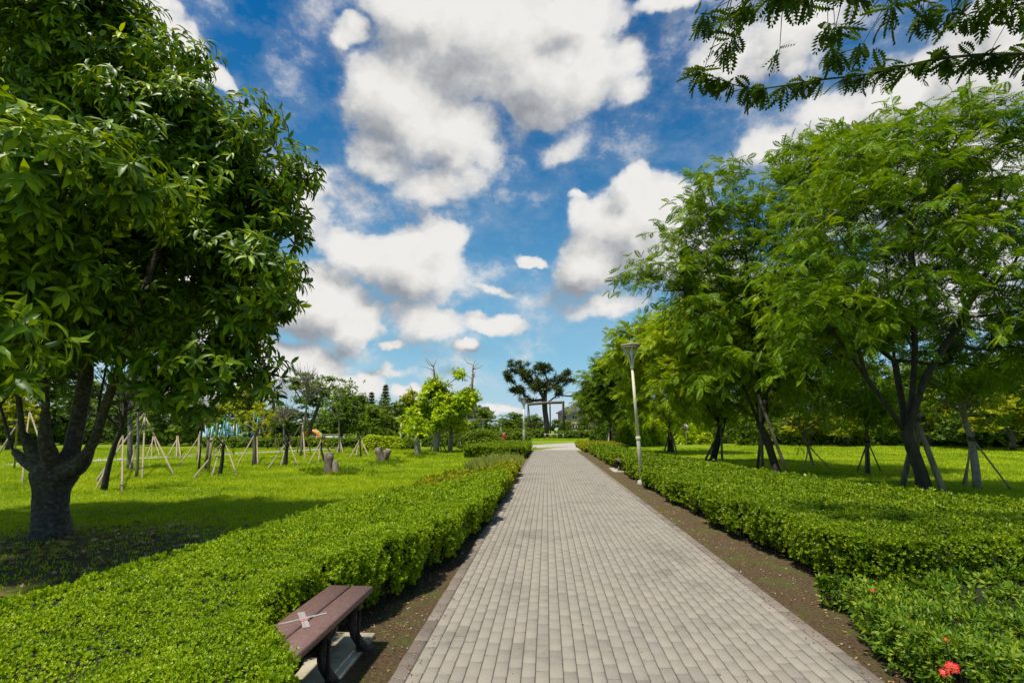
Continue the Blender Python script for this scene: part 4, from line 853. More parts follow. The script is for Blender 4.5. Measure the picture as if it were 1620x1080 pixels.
stump('V-shaped pair of sawn stems leaning apart, right of the upright stump',[((604,732),(599,708),12,0),((606,732),(615,711),10,.05)])
sapling('pollarded trunk with pale peeling bark and a leafy tuft on its left',[(661,720),(660,700),(658,676)],r=.21,tw=6,bark='bark_pale',tl=1.0,leaves=5,leaf='bright',L=.3,name='pollarded_tree',cat='tree',group=None)
Yc=33
def deadtop(mb):
    for (x0,y0),(x1,y1) in (((686,625),(686,580)),((743,630),(748,577))):
        a,e=at(x0,y0,Yc),at(x1,y1,Yc); q=res([a,(a+e)/2+(.1,0,0),e],8); mb.tube(q,np.linspace(.12,.04,8),6,wob=.05)
        for k in range(9):
            s=q[rng.integers(3,8)]; e2=s+np.array([rng.normal(0,.45),rng.normal(0,.3),rng.uniform(.2,.7)]); mb.tube([s,(s+e2)/2+rng.normal(0,.05,3),e2],[.03,.02,.01],4,cap=False)
b=G(690,716)
tree('bright_green_tree','bright green tree with two dead bare tops, left of the big round bush','tree',b,[[b,at(690,700,Yc),at(690,672,Yc)],[at(690,690,Yc),at(703,680,Yc),at(712,660,Yc),at(735,630,Yc)],[at(690,672,Yc),at(686,640,Yc)]],.2,
 [lobe(690,640,Yc,30,36),lobe(715,650,Yc,30,22),lobe(736,640,Yc,16,22),lobe(685,612,Yc,12,12),lobe(727,592,Yc,7,12),lobe(668,655,Yc,18,16),lobe(746,622,Yc,8,10)],95,12,7,LEAF1,.36,.45,MT['bark_pale'],MT['bright'],seed=31,cr=.55,step=.5,extra=deadtop)
sapling('second short pale trunk under the bright green tree, nearest the round bush',[(712,714),(713,695),(714,675)],r=.18,tw=8,bark='bark_pale',tl=1.4,leaves=5,leaf='bright',L=.35,name='pollarded_tree',cat='tree')
# ---------------------------------------------------------------- bushes
def bush(name,label,px,py,Y,rx,ry,leaf,n,L,group=None,flowers=0,fcol=None,flatb=True,cat='bush',T=LEAF1):
    """rounded clipped or loose shrub: woody stems, a leafy shell, blossoms"""
    c=at(px,py,Y); s=Y/FPX; b=np.array([c[0],c[1],0.]); rr=np.array([rx*s,min(rx,ry*1.6)*s,max(.25,c[2]+ry*s)]); root=empty(name,b,label,cat,group)
    mb=MB(); 
    for k in range(14):
        a=rng.uniform(0,6.28); e=np.array([math.cos(a)*rr[0]*.6,math.sin(a)*rr[1]*.6,rr[2]*.65]); mb.tube([(0,0,0),e*.5+(0,0,.1),e],[.035,.025,.01],5,cap=False)
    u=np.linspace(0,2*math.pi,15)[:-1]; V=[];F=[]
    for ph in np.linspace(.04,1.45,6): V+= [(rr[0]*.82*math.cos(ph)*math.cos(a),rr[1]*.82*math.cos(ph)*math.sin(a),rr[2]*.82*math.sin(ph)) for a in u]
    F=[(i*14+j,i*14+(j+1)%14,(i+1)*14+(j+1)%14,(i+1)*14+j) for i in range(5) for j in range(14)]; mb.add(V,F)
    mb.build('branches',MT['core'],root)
    d=rand_dir(n); d[:,2]=np.abs(d[:,2])**.8; d=norm(d); P=d*rr*(1+.09*vnoise(d*2.2,int(px),1.5,3))[:,None]*rng.uniform(.86,1.05,(n,1)); P[:,2]=np.maximum(P[:,2],.05)
    cb=MB(); rosettes(cb,T,P,norm(d+(0,0,.3)),5,L,.5,(30,80),.15); cb.build('foliage',MT[leaf],root)
    if flowers:
        fb=MB(); d=rand_dir(flowers); d[:,2]=np.abs(d[:,2]); P=d*rr*1.03; rosettes(fb,LEAF1,P,d,5,L*.55,.9,(40,85),0); fb.build('blossoms',fcol,root)
    return root
PINK=leafmat('pink_petals',[(.55,.25,.22),(.75,.45,.38)],gain=False,trans=.2,tcol=(1,1,1)); WHP=leafmat('cream_petals',[(.6,.5,.35),(.75,.65,.5)],gain=False,trans=.2,tcol=(1,1,1))
bush('round_bush','big dark round clipped bush with pink blossoms on its right shoulder',760,697,39.5,36,17,'bg_mid',3800,.17,flowers=70,fcol=PINK)
FB='flowering shrubs behind the left lawn'
for lb,px,py,Y,rx,ry,lf,fl in [('flowering shrub with pink tips, leftmost of the row behind the V-shaped stump',590,702,36,20,13,'bright',40),('flowering shrub with cream tips in the middle of the row behind the V-shaped stump',618,703,37,22,11,'bright',40),('darker flowering shrub just left of the white posts',645,704,38,18,9,'bg_mid',20)]:
    bush('flowering_shrub',lb,px,py,Y,rx,ry,lf,1500,.2,FB,fl,PINK if 'pink' in lb else WHP)
bush('low_shrub','low clipped shrub behind the bright green tree',700,700,44,32,12,'bg_dark',1800,.22)
bush('low_shrub','dark low shrub under the far right side of the pine',900,692,80,30,6,'bg_mid',1500,.4)
bush('low_shrub','round dark shrub at the right corner where the paths meet',958,690,56,22,18,'bg_dark',2200,.3)
bush('low_shrub','bright leafy shrub behind the right hedge, left of the near lamp',1000,692,48,26,20,'bright',2200,.3)
bush('low_shrub','bright leafy shrub behind the near lamp pole',1030,686,50,26,24,'bright',2200,.3)
bush('low_shrub','bright rounded shrub between the fourth and third feathery trees',1098,690,52,26,17,'bright',2200,.3)
bush('low_shrub','dark rounded shrub left of the third feathery tree',1120,688,56,26,18,'bg_mid',2000,.3)
bush('low_shrub','dark rounded shrub left of the second feathery tree',1172,686,56,30,19,'bg_dark',2000,.3)
for lb,x0,x1,Y,h_ in [('low clipped hedge in front of the coloured poles',-27,-12.5,38.5,.75),('distant low hedge behind the flowering shrubs',-12.5,-2,62,1.0),('distant low hedge below the pine on the left',-9.5,-.5,76,1.3),('distant low hedge below the pine on the right',1.5,10,78,1.0)]:
    hedge('clipped_hedge',lb,'hedge',(lambda a,b_,Yq:(lambda x,y:(x>a)&(x<b_)&(y>Yq)&(y<Yq+1.3)))(x0,x1,Y),(x0,x1,Y,Y+1.3),flat(h_),'bg_mid',seed=int(Y),size=lambda d:np.clip(.006*d,.1,.5),dens=1.8,stems=False,T=SP2)
for lb,x0,x1,Y,h_ in [('tall unclipped shrub belt closing the far left of the left lawn',-78,-27.5,47,1.9),('tall unclipped shrub belt closing the right lawn behind the young trees',17,75,47,2.1),('tall unclipped shrub belt behind the bright shrubs near the lamp',8,19,60,2.2)]:
    hedge('shrub_belt',lb,'shrubs',(lambda a,b_,Yq:(lambda x,y:(x>a)&(x<b_)&(y>Yq+.4*np.sin(x*.7))&(y<Yq+1.6+.5*np.sin(x*.4))))(x0,x1,Y),(x0,x1,Y-.5,Y+2.2),(lambda hh:(lambda x,y:hh+.45*np.sin(x*.9)+.3*np.sin(x*2.3+1)))(h_),'bg_mid' if x0>0 else 'bg_dark',seed=int(Y+x1),size=lambda d:np.clip(.007*d,.1,.5),dens=1.8,lump=.3,stems=False,T=SP2)
# pale ornamental grass in front of the box hedge
def tufts(name,label,cat,pts,n,h_,m,kind=None):
    c=np.mean(pts,0)*(1,1,0); root=empty(name,c,label,cat); mb=MB()
    for p in pts:
        a=rng.uniform(0,6.28,n); ti=rng.uniform(.1,.75,n); D=np.stack([np.cos(a)*ti,np.sin(a)*ti,np.ones(n)],1); P=np.repeat(p[None],n,0)+rng.normal(0,.06,(n,3))*(1,1,0); scatter(mb,BL[0],BL[1],P-c,D,rand_dir(n),h_*rng.uniform(.6,1.2,n),.022)
    mb.build('blades',m,root); return root
BL=(np.array([(0,-.5,0),(0,.5,0),(.55,.35,-.05),(.55,-.35,-.05),(1,0,-.22)],float),[np.array([(0,3,2,1)]),np.array([(3,4,2)])])
pts=np.stack([rng.uniform(-3.0,-1.25,90),rng.uniform(18.6,25.5,90),np.zeros(90)],1)
tufts('ornamental_grass','pale feathery ornamental grass in front of the square box hedge','grass bed',pts,46,.40,MT['dry_grass'])
for lb,x,y,sx,k in [('ragged long grass round the foot of the upright stump',524,748,44,70),('ragged long grass round the foot of the V-shaped stump',608,732,28,46),('ragged long grass round the peeling pollarded trunk',663,721,26,46)]:
    pts=np.array([G(x+rng.normal(0,sx/2),y+rng.normal(0,2.5)) for _ in range(k)]); tufts('grass_tuft',lb,'grass tuft',pts,26,.19,MT['bg_mid'])
# ---------------------------------------------------------------- big pine-like tree and the timber frame round it
Yp=86.5
bp_=G(864,692); 
tree('spreading_pine','tall dark flat-topped pine with clumped needles, standing alone beyond the path end','tree',bp_,[[bp_,at(865,672,Yp),at(862,650,Yp),at(861,632,Yp)],[at(862,640,Yp),at(880,626,Yp),at(900,620,Yp),at(925,621,Yp+2),at(940,624,Yp+3)]],.46,
 [lobe(812,578,Yp,14,9),lobe(832,590,Yp,20,14),lobe(855,584,Yp,16,10),lobe(806,595,Yp,9,12),lobe(845,608,Yp,28,13),lobe(870,610,Yp,26,11),lobe(888,600,Yp,13,12),lobe(897,592,Yp,7,6),lobe(820,618,Yp,14,6),lobe(830,633,Yp,16,4),lobe(885,620,Yp,16,5),lobe(918,626,Yp+1,12,5),lobe(903,602,Yp,5,4)],170,6,8,LEAF1,.80,.15,MT['bark_mid'],MT['pine'],seed=41,cr=.6,step=1.3,spread=(20,75),droop=-.1,upb=.9,flat=.6,bias=.6,parts=('trunk','crown'),twig_r=.03,jit=.1)
fr=G(866,692); root=empty('timber_frame',fr,'tall timber prop frame of posts and a level beam round the pine trunk','frame'); 
for (x0,y0,x1,y1,Y,r_) in ((836,693,835,640,84,.20),(871,692,870,639,85,.24),(891,692,890,636,84,.24),(893,692,892,636,89,.2),(841,694,836,640,88,.16)):
    mb=MB(); a=at(x0,y0,Y); a[2]=0; e=at(x1,y1,Y); mb.tube([a-fr,(a+e)/2-fr,e-fr],r_*.50,7,wob=.04); mb.build('post',MT['bark_mid'],root)
mb=MB(); a,e=at(834,639.5,84.5),at(893,636,84.5); d=e-a
for off in (0,.9): mb.tube([a-fr+(0,off,0),(a+e)/2-fr+(0,off,.1),e-fr+(0,off,0)],.21,7)
mb.build('beam',MT['stake2'],root)
for lb,x,Y in [('small pale guard rail left of the pine foot',848,80),('small pale guard rail right of the pine foot',876,78)]:
    b=at(x,690,Y)*(1,1,0); root=empty('guard_rail',b,lb,'rail','small rails round the pine'); 
    for k in range(4):
        mb=MB(); mb.tube([(k*.9-1.3,0,0),(k*.9-1.3,0,.75)],.045,5); mb.build('post',WHITE,root)
    mb=MB(); mb.tube([(-1.4,0,.68),(1.5,0,.68)],.035,5); mb.build('rail',WHITE,root)
# red hydrant-like post and round sign
b=G(797.5,703.5); root=empty('red_pillar',b,'small red pillar at the right end of the big round bush','pillar'); REDP=noisemat('faded_red_paint',(.35,.05,.03),(.55,.12,.07),scale=5)
mb=MB(); mb.lathe([(.20,0),(.20,.12),(.13,.16),(.13,.75),(.17,.80),(.17,.88)],12); mb.build('shaft',REDP,root,True)
mb=MB(); mb.lathe([(.16,.88),(.15,1.0),(.09,1.1),(.02,1.13)],12); mb.build('cap',REDP,root,True)
mb=MB(); mb.tube([(-.26,0,.62),(.26,0,.62)],.06,8); mb.build('outlet',REDP,root)
b=at(1086,707,50)*(1,1,0); hz=at(1086,676,50)[2]; root=empty('round_sign',b,'small round pale pink sign on a thin post in front of the bushes','sign'); mb=MB(); mb.tube([(0,0,0),(0,0,hz)],.04,6); mb.build('post',WHITE,root)
mb=MB(); th=np.linspace(0,2*math.pi,25)[:-1]; V=[(.30*math.cos(a),y_,hz+.30*math.sin(a)) for y_ in (-.06,-.02) for a in th]; mb.add(V,[tuple(range(24)),tuple(range(47,23,-1))]+[(i,24+i,24+(i+1)%24,(i+1)%24) for i in range(24)]); mb.build('plate',solid('pale_pink_plate',(.62,.42,.50)),root)
# ---------------------------------------------------------------- buildings far off
PINKW=noisemat('pink_render_wall',(.40,.24,.19),(.50,.31,.25),scale=.6,bump=0); REDB=noisemat('red_brick_wall',(.28,.09,.06),(.38,.15,.10),scale=1.5,bump=0)
ROOF=noisemat('grey_tile_roof',(.10,.10,.12),(.17,.17,.19),scale=2,bump=.3,stretch=(1,1,4)); GLS=solid('dark_window_glass',(.03,.04,.05),.12); TRIM=solid('white_trim',(.66,.63,.58),.6)
def house(name,label,c,w,d,floors,fh,roof,wall,group=None,hip=True,nw=4,cat='building'):
    root=empty(name,(c[0],c[1],0),label,cat,group); H=floors*fh; mb=MB(); mb.box((-w/2,-d/2,0),(w/2,d/2,H)); mb.build('wall',wall,root)
    mb=MB(); o=.7; 
    if hip: mb.add([(-w/2-o,-d/2-o,H),(w/2+o,-d/2-o,H),(w/2+o,d/2+o,H),(-w/2-o,d/2+o,H),(-w*.2,0,H+roof),(w*.2,0,H+roof)],[(3,2,1,0),(0,1,5,4),(1,2,5),(2,3,4,5),(3,0,4)])
    else: mb.add([(-w/2-o,-d/2-o,H),(w/2+o,-d/2-o,H),(w/2+o,d/2+o,H),(-w/2-o,d/2+o,H),(-w/2-o,0,H+roof),(w/2+o,0,H+roof)],[(3,2,1,0),(0,1,5,4),(2,3,4,5),(1,2,5),(3,0,4)])
    mb.build('roof',ROOF,root)
    for f in range(floors):
        mb=MB(); mb.box((-w/2-.05,-d/2-.12,f*fh+fh*.96),(w/2+.05,-d/2-.005,f*fh+fh*.999)); mb.build('string_course',TRIM,root)
        for k in range(nw):
            x=-w/2+w*(k+.5)/nw; ww=w/nw*.27; z0,z1=f*fh+fh*.32,f*fh+fh*.8
            fr_=MB(); 
            for q in ((x-ww,z0,x-ww+.12,z1),(x+ww-.12,z0,x+ww,z1),(x-ww+.12,z0,x+ww-.12,z0+.12),(x-ww+.12,z1-.12,x+ww-.12,z1),(x-.05,z0+.12,x+.05,z1-.12)): fr_.box((q[0],-d/2-.14,q[1]),(q[2],-d/2-.003,q[3]))
            fo=fr_.build('window',TRIM,root); g_=MB(); g_.box((x-ww+.12,-d/2-.06,z0+.12),(x+ww-.12,-d/2-.004,z1-.12)); g_.build('pane',GLS,fo)
    return root
def hx(px,py,Y): return at(px,py,Y)
house('park_house','two-storey pink and white house with a grey hipped roof, right of the pine',hx(925,680,150),15,9,2,2.9,2.8,PINKW,nw=5)
house('low_house','low pink house with a grey roof seen just right of the far lamp',hx(834,685,128),8.0,6,1,2.6,1.0,PINKW,hip=False,nw=4)
house('low_house','small dark red gabled pavilion left of the far lamp',hx(811,686,124),3.6,5,1,2.1,1.2,REDB,hip=False,nw=1)
house('market_hall','long low red and white hall seen between the trunks behind the white posts',hx(640,690,90),14,5,1,2.3,.5,REDB,hip=False,nw=7)
house('market_hall','low pinkish hall behind the bright green tree',hx(712,688,84),9,5,1,2.4,.6,PINKW,hip=False,nw=5)
house('low_house','small pale red house peeping through the trees above the round bush',hx(746,668,110),6,5,2,2.6,.9,REDB,hip=False,nw=2)
house('low_house','pale pinkish house behind the dark shrubs right of the path end',hx(985,688,120),14,6,1,3.2,1.2,PINKW,nw=5)
wl_=MB(); c=hx(512,700,62); root=empty('low_wall',(c[0],c[1],0),'pale low wall by the orange play arch, far left lawn','wall'); wl_.box((-2.6,-.12,0),(2.6,.12,.75)); wl_.build('wall',TRIM,root); q=MB(); q.box((-2.7,-.16,.752),(2.7,.16,.83)); q.build('coping',CONC,root)
c=hx(494,700,60); root=empty('play_arch',(c[0],c[1],0),'orange and yellow play arch beside the pale low wall','play structure')
for k,(col,y_) in enumerate((((.75,.22,.05),-.4),((.75,.5,.05),.0),((.1,.4,.1),.4))):
    mb=MB(); th=np.linspace(0,math.pi,13); mb.tube(np.stack([1.1*np.cos(th),np.full(13,y_),1.2*np.sin(th)],1),.19,8); mb.build('hoop',solid('play_paint',col),root,True)
# coloured poles sculpture
PC=[solid('pole_'+n_,c_,.5) for n_,c_ in (('white',(.62,.66,.70)),('blue',(.07,.22,.50)),('teal',(.05,.36,.38)),('green',(.08,.34,.12)),('lilac',(.36,.36,.55)))]
root=empty('coloured_pole_cluster',G(375,711)*(1,1,0)+np.array([0,3,0]),'cluster of thin tilted white, blue, teal and green poles behind the far footpath','sculpture'); o0=np.array(root.location)
for k in range(64):
    x=320+k*1.35; Y=40+rng.uniform(0,3.0); a=at(x,700,Y); a[2]=0; zt=at(x,0,Y); h_=np.interp(x,[320,350,385,406],[1.5,2.1,1.9,2.6])*rng.uniform(.6,1.15); e=a+np.array([rng.normal(0,.22),rng.normal(0,.2),h_]); mb=MB(); mb.tube([a-o0,e-o0],[.055,.045],6); mb.build('pole',PC[[0,1,2,3,0,1,0,4,2][k%9]],root)
# ---------------------------------------------------------------- background trees (prototypes, then copies)
def proto(kind,seed):
    """tree about 8 m tall at the origin"""
    L_={'round':[((0,0,4.6),(2.6,2.6,2.5)),((1.2,.3,5.6),(1.7,1.7,1.5)),((-1.3,-.2,3.8),(1.8,1.8,1.5)),((.3,0,6.6),(1.2,1.2,1.1))],
        'full':[((0,0,4.8),(2.5,2.5,2.4)),((1.1,.3,6.2),(1.6,1.6,1.4)),((-1.3,-.2,3.2),(1.9,1.9,1.9)),((1.2,.2,2.0),(2.2,2.2,1.8)),((-.4,0,1.6),(2.4,2.4,1.4))],
        'airy':[((0,0,6.4),(3.2,3.2,.7)),((1.9,.4,7.2),(1.4,1.4,.6)),((-1.8,0,6.9),(1.5,1.5,.6)),((.4,.4,5.0),(2.2,2.2,1.0)),((-.3,-.5,7.6),(1.2,1.2,.4))],
        'tall':[((0,0,4.2),(1.9,1.9,2.8)),((.5,.2,6.4),(1.2,1.2,1.6)),((-.7,0,5.6),(1.1,1.1,1.5)),((.2,0,2.4),(2.0,2.0,1.2))],
        'loose':[((.9,0,5.2),(1.7,1.7,1.4)),((-1.3,.2,4.3),(1.7,1.7,1.6)),((.1,-.2,6.8),(1.1,1.1,1.1)),((-.6,.6,5.9),(1.3,1.3,1.0)),((1.3,-.4,3.4),(1.5,1.5,1.0))]}[kind]
    return L_
PR={}
def bgtree(kind,leaf,seed):
    L_=proto(kind,seed); C,O,S=sample_lobes(L_,{'airy':75}.get(kind,95),.5,seed)
    mb,_,P,rad=skeleton([[np.array(q) for q in ((0,0,-.2),(.05,0,.8),(.0,.05,1.6),(.05,0,2.2))]],.2,C,seed=seed,step=.8,minr=.02,sides=6)
    tp,ax=tips_in(C,O,9,.62,.4,.75 if kind!='airy' else .4); cb=MB()
    rosettes(cb,LEAF1,tp,ax,8,.30,.5,(35,85),.15)
    tm=mb.build('trunk',MT['bark_mid']); cm=cb.build('crown',MT[leaf]); COL.objects.unlink(tm); COL.objects.unlink(cm); return tm,cm
KINDS={'fd':('full','bg_dark'),'fm':('full','bg_mid'),'rd':('round','bg_dark'),'rm':('round','bg_mid'),'ry':('round','bg_yel'),'am':('airy','bg_mid'),'ay':('airy','bg_yel'),'td':('tall','bg_dark'),'tm':('tall','bg_mid'),'lm':('loose','bg_mid'),'ly':('loose','bg_yel'),'ld':('loose','bg_dark')}
for i,(k,(a,b_)) in enumerate(KINDS.items()): PR[k]=bgtree(a,b_,50+i)
def put(k,px,top,Y,wpx,label,group,rz=None,cat='tree'):
    c=at(px,690,Y); z=at(px,top,Y)[2]; sw=wpx*Y/FPX/5.2; sz=z/7.4
    if k[0]=='t': sw*=1.35
    if k[0]=='a': sw*=.85
    root=empty('background_tree',(c[0],c[1],0),label,cat,group,rz=rng.uniform(0,6.28) if rz is None else rz); root.scale=(sw,sw,sz)
    for p in PR[k]:
        o=p.copy(); COL.objects.link(o); o.parent=root
    return root
BL_='trees beyond the left lawn'; BR_='trees of the wood beyond the right lawn'; BC_='trees beyond the path end'
for row in [
 ('ly',14,622,34,90,'loose yellow-green tree at the left picture edge behind the big trunk'),
 ('fd',70,585,46,110,'dark tree directly behind the big tree trunk'),('rm',130,600,52,100,'green tree seen between the big tree limbs'),
 ('ld',185,590,48,90,'dark loose tree behind the tangled grey leafless tree'),
 ('fm',262,596,44,92,'full dense green tree in the gap right of the big tree limbs'),('fd',315,602,50,80,'dark dense tree behind the drooping branch of the big tree'),
 ('ry',395,606,42,92,'bright yellow-green spreading tree above the coloured poles'),('fd',352,625,56,80,'dark tree behind the coloured poles'),
 ('am',490,598,46,96,'airy flat-topped tree with tiered sparse sprays against the sky'),('fd',450,640,60,90,'dark low tree under the airy flat-topped one'),
 ('td',540,614,52,62,'tall dark dense tree right of the airy flat-topped one'),('tm',566,624,58,40,'narrower dark tree at the right shoulder of the tall dense one'),
 ('lm',590,640,50,60,'loose mid-green tree in front of the two conical pines'),('fm',625,628,56,66,'wide olive tree right of the taller conical pine'),
 ('ly',648,616,58,50,'yellowish loose tree half behind the bright green tree'),('fd',605,652,64,90,'low dark tree under the conical pines'),
 ('fd',520,650,66,80,'low dark tree between the airy tree and the tall dense one'),('fd',670,645,64,60,'low dark tree behind the pollarded trunk'),('fd',405,655,62,80,'low dark tree behind the yellow-green spreading one'),
 ('ld',235,640,58,80,'low dark tree behind the tall tripod'),('fd',10,640,50,100,'dark tree at the left picture edge, behind the yellow-green one'),('fd',120,640,58,110,'low dark tree behind the left limbs of the big tree'),
 ('rm',-60,600,44,110,'green tree outside the left edge of the lawn')]: put(*row,BL_)
for row in [('lm',765,644,72,48,'loose tree above the big round bush'),('rm',812,652,95,56,'smooth rounded green tree left of the far lamp'),('rm',795,662,105,40,'lower rounded green tree left of the far lamp'),
 ('lm',846,655,102,30,'slim pale green tree seen through the timber frame'),('rd',878,662,98,34,'dark green tree behind the frame posts'),('rm',897,665,100,26,'low green tree between frame and pink house'),('lm',925,662,92,30,'small green tree in front of the pink house'),
 ('fd',742,668,66,50,'dark low tree right of the bright green tree'),('rm',955,640,100,60,'green tree at the left shoulder of the bluish slender tree'),('rd',780,672,90,50,'dark low tree behind the small distant lamps')]: put(*row,BC_)
wood=[(1010,640,70,80,'fm'),(1050,650,66,80,'ry'),(1095,632,68,90,'fm'),(1140,630,64,100,'fd'),(1190,620,66,100,'fd'),(1235,615,60,100,'fm'),(1270,588,58,130,'fm'),(1310,600,52,120,'fd'),(1350,575,56,140,'fd'),(1395,600,50,120,'fm'),(1430,570,54,140,'fd'),(1470,620,46,90,'ly'),(1500,565,50,150,'fm'),(1545,600,42,120,'fd'),(1590,550,46,170,'fm'),(1600,625,38,110,'ly'),(1660,540,44,180,'fd'),(1730,560,40,160,'fm'),(1280,655,47,80,'ry'),(1340,658,46,80,'ly')]
WL=['green tree left of the near lamp, beyond the bright shrubs','yellowish tree right behind the near lamp pole','mid-green tree behind the round pink sign','dark tree behind the third feathery tree props','dark tree left of the leaning second trunk','dark low tree right of the leaning second trunk','full tree behind the pruned young tree','dark low tree between the two young trees','tall dark tree behind the straight young tree','mid-green low tree just left of the nearest leaning trunk','tall dark tree behind the fork of the nearest leaning trunk','loose yellow-green tree just right of the nearest trunk','large mid-green tree behind the pale-barked pruned tree','dark low tree behind the pale-barked pruned tree','big mid-green tree at the right picture edge','loose yellow-green tree low at the right picture edge','dark tree outside the right edge','mid-green tree outside the right edge','low yellowish tree under the nearest crown, left','loose low yellowish tree under the nearest crown, centre']
for (px,top,Y,w,k),lb in zip(wood,WL): put(k,px,top,Y,w,lb,BR_)
hid='trees of the dense dark back row'
for px in range(-200,760,46): put('fd' if px%3 else 'fm',px+rng.uniform(-8,8),640+rng.uniform(-8,8),78+rng.uniform(-5,5),74,'dense dark tree in the farthest row closing the left lawn',hid)
for px in range(985,1800,48): put('fd' if px%3 else 'fm',px+rng.uniform(-8,8),632+rng.uniform(-10,10),82+rng.uniform(-5,5),80,'dense dark tree in the farthest row closing the right lawn',hid+' on the right')
# conical pines
for lb,px,top,Y,h0 in [('taller of two dark conical pines rising above the left tree line',607,606,88,9.5),('smaller of two dark conical pines rising above the left tree line',585,619,90,8)]:
    c=at(px,690,Y)*(1,1,0); H=at(px,top,Y)[2]; root=empty('conical_pine',c,lb,'tree','conical pines'); mb=MB(); mb.tube([(0,0,0),(0,0,H*.5),(0,0,H)],[.2,.12,.03],6); cb=MB()
    for z in np.arange(1.5,H-.2,.55):
        rr=(H-z)*.22+.15
        for k in range(8):
            a=k*.785+z*3; e=np.array([math.cos(a)*rr,math.sin(a)*rr,z+.25*rr]); mb.tube([(0,0,z),e],[.03,.01],3,cap=False); t_=np.array([(0,0,z)])+(e-(0,0,z))*np.linspace(.3,1,5)[:,None]; rosettes(cb,LEAF1,t_,np.repeat(norm(e-(0,0,z-.3))[None],5,0),6,.42,.3,(30,80),0)
    mb.build('trunk',MT['bark_dark'],root); cb.build('crown',MT['pine'],root)
# ---------------------------------------------------------------- grass blades over the lawn, fallen leaves
def clear(x,y):
    k=~((x>-1.15)&(x<2.2)&(y<37.5))&~left_in(x,y)&~right_in(x,y)&~patch_in(x,y)&~box_in(x,y)&~far_r(x,y)&~ix_in(x,y)&~((x>-2.4)&(x<3.1)&(y<9))
    fx=np.interp(y,[18,21,27,39,41],[-30,-22.9,-19.3,-15.9,-15.5]); k&=~((np.abs(x-fx)<.9)&(y<41)); k&=~((x>-9)&(x<14)&(y>42)&(y<66)); k&=~((x>-.8)&(x<6.2)&(y>37)&(y<66))
    return k&~(((((x+6.0)/2.7)**2+((y-6.2)/2.0)**2)<1)&(rng.random(np.shape(x))<.72))
GB=[];GF=[]
BL3=(np.array([(0,-.5,0),(0,.5,0),(.6,.3,-.08),(.6,-.3,-.08),(1,0,-.35)],float),[np.array([(0,3,2,1)]),np.array([(3,4,2)])])
mb=MB()
def grass(xr,yr,n,h0,w0):
    x=rng.uniform(*xr,n); y=rng.uniform(*yr,n); k=clear(x,y)&(x>-1.2*y-3)&(x<(1.0)*(y+2)+1); x,y=x[k],y[k]; n=len(x)
    nb=5; P=np.repeat(np.stack([x,y,0*x],1),nb,0)+rng.normal(0,h0*.5,(n*nb,3))*(1,1,0); m=len(P); a=rng.uniform(0,6.28,m); ti=rng.uniform(.1,.9,m)
    sc=1+.35*vnoise(P,9,.5,3)
    scatter(mb,BL3[0],BL3[1],P,np.stack([np.cos(a)*ti,np.sin(a)*ti,np.ones(m)],1),rand_dir(m),h0*rng.uniform(.5,1.2,m)*np.clip(sc,.5,1.6),w0)
grass((-16,-1),(3.5,11),30000,.055,.010); grass((-27,-1),(11,20),34000,.07,.016); grass((-48,-1),(20,38),36000,.10,.03)
grass((3,18),(7,16),26000,.06,.012); grass((3,34),(16,30),26000,.08,.022); grass((3,50),(30,50),14000,.11,.04)
grass((-8,12),(38,80),9000,.13,.05)
o=mb.build('grass',MT['grass']); tag(o,'short bright turf grass covering both lawns','grass',kind='stuff')
# fallen leaves
LM=leafmat('dry_fallen_leaf',[(.10,.045,.02),(.26,.12,.05),(.42,.24,.10),(.50,.38,.2)],gain=False,trans=.1,tcol=(1,1,1),clump=.1)
mb=MB(); n=420; a=rng.normal(0,1,(n,2)); P=np.stack([-6.0+a[:,0]*1.7,6.9+a[:,1]*1.2,np.full(n,.03)],1); P=P[clear(P[:,0],P[:,1])|(P[:,0]<-3.9)]; n=len(P)
scatter(mb,LEAF[0],LEAF[1],P,rng.normal(0,1,(n,3))*(1,1,.15),np.array([0,0,1.])+rng.normal(0,.35,(n,3)),rng.uniform(.07,.15,n),.05)
tag(mb.build('fallen_leaves',LM),'dry brown leaves scattered on the ground under the big tree','fallen leaves',kind='stuff')
mb=MB()
for (xa,xb,ya,yb,n) in ((-1.5,-1.02,3.0,9,420),(2.08,2.7,2.5,12,520),(-1.2,-1.0,9,30,160),(2.1,2.5,12,33,200)):
    P=np.stack([rng.uniform(xa,xb,n),rng.uniform(ya,yb,n),np.full(n,.012)],1); scatter(mb,LEAF1[0],LEAF1[1],P,rng.normal(0,1,(n,3))*(1,1,.15),np.array([0,0,1.])+rng.normal(0,.4,(n,3)),rng.uniform(.012,.04,n),.014)
tag(mb.build('leaf_litter',LM),'small dry leaf litter on the soil strips beside the path','leaf litter',kind='stuff')
mb=MB()
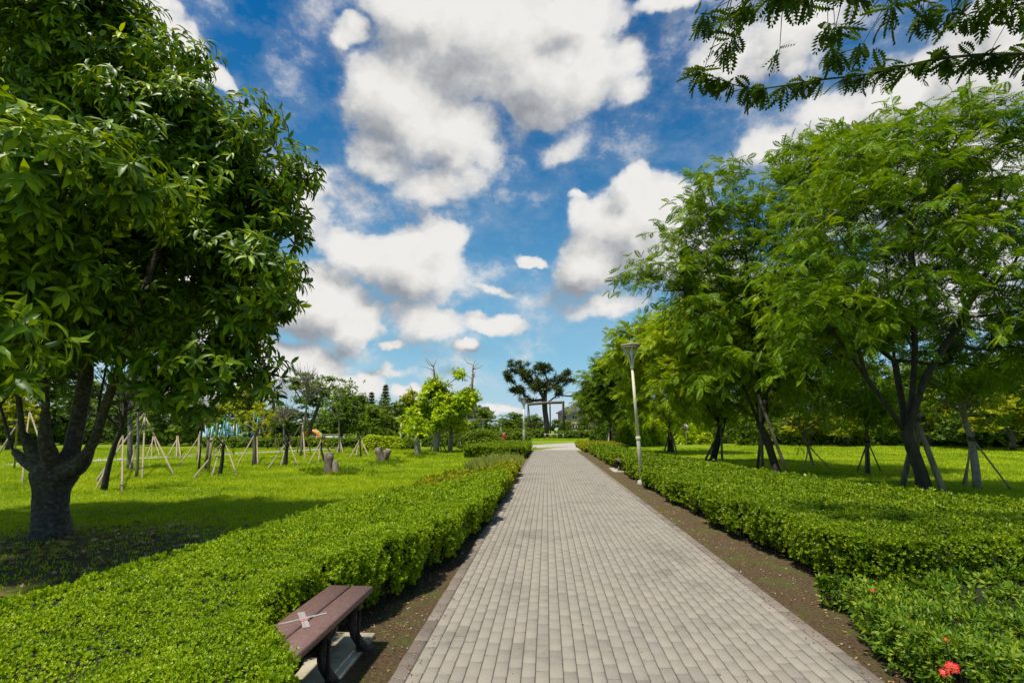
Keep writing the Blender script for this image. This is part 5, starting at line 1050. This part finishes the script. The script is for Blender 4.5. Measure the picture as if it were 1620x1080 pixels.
for (xa,xb,ya,yb,n,l0,l1) in ((-.97,-.80,1.6,20,520,.008,.03),(1.86,2.04,1.6,20,620,.008,.03),(-.8,1.9,2.0,22,70,.012,.05)):
    P=np.stack([rng.uniform(xa,xb,n),rng.uniform(ya,yb,n),np.full(n,.027)],1); scatter(mb,LEAF[0],LEAF[1],P,rng.normal(0,1,(n,3))*(1,1,.1),np.array([0,0,1.])+rng.normal(0,.25,(n,3)),rng.uniform(l0,l1,n),.012)
tag(mb.build('path_litter',LM),'bits of dry leaf and soil crumbs blown on to the paving','leaf litter',kind='stuff')
# pebbles and crumbs
mb=MB(); oc=np.array([(1,0,0),(0,1,0),(-1,0,0),(0,-1,0),(0,0,.7),(0,0,-.4)],float); of=np.array([(0,1,4),(1,2,4),(2,3,4),(3,0,4),(1,0,5),(2,1,5),(3,2,5),(0,3,5)])
for (xa,xb,ya,yb,n) in ((-1.6,-1.0,2.6,12,260),(2.06,2.8,2.4,14,320)):
    s=rng.uniform(.003,.011,n)*(1+2*(rng.random(n)<.04)); P=np.stack([rng.uniform(xa,xb,n),rng.uniform(ya,yb,n),.008+0*s],1); V=P[:,None]+oc[None]*s[:,None,None]*rng.uniform(.6,1.3,(n,6,1)); mb.add(V.reshape(-1,3),(of[None]+(np.arange(n)*6)[:,None,None]).reshape(-1,3))
tag(mb.build('pebbles',noisemat('pale_pebbles',(.22,.19,.15),(.5,.46,.40),scale=30,bump=0)),'small pale stones on the soil strips','pebbles',kind='stuff')
# low weeds on the soil strips
mb=MB()
for (xa,xb,ya,yb,n) in ((-1.65,-1.02,2.8,13,520),(2.08,2.75,2.4,16,480)):
    P=np.stack([rng.uniform(xa,xb,n),rng.uniform(ya,yb,n),np.zeros(n)],1); P=P[vnoise(P,77,1.6,2)>.05]; rosettes(mb,LEAF1,P,np.repeat(np.array([[0,0,1.]]),len(P),0),6,.022,.35,(30,75),0)
tag(mb.build('weeds',MT['dry_grass']),'tiny weeds sprouting from the soil strips','weeds',kind='stuff')
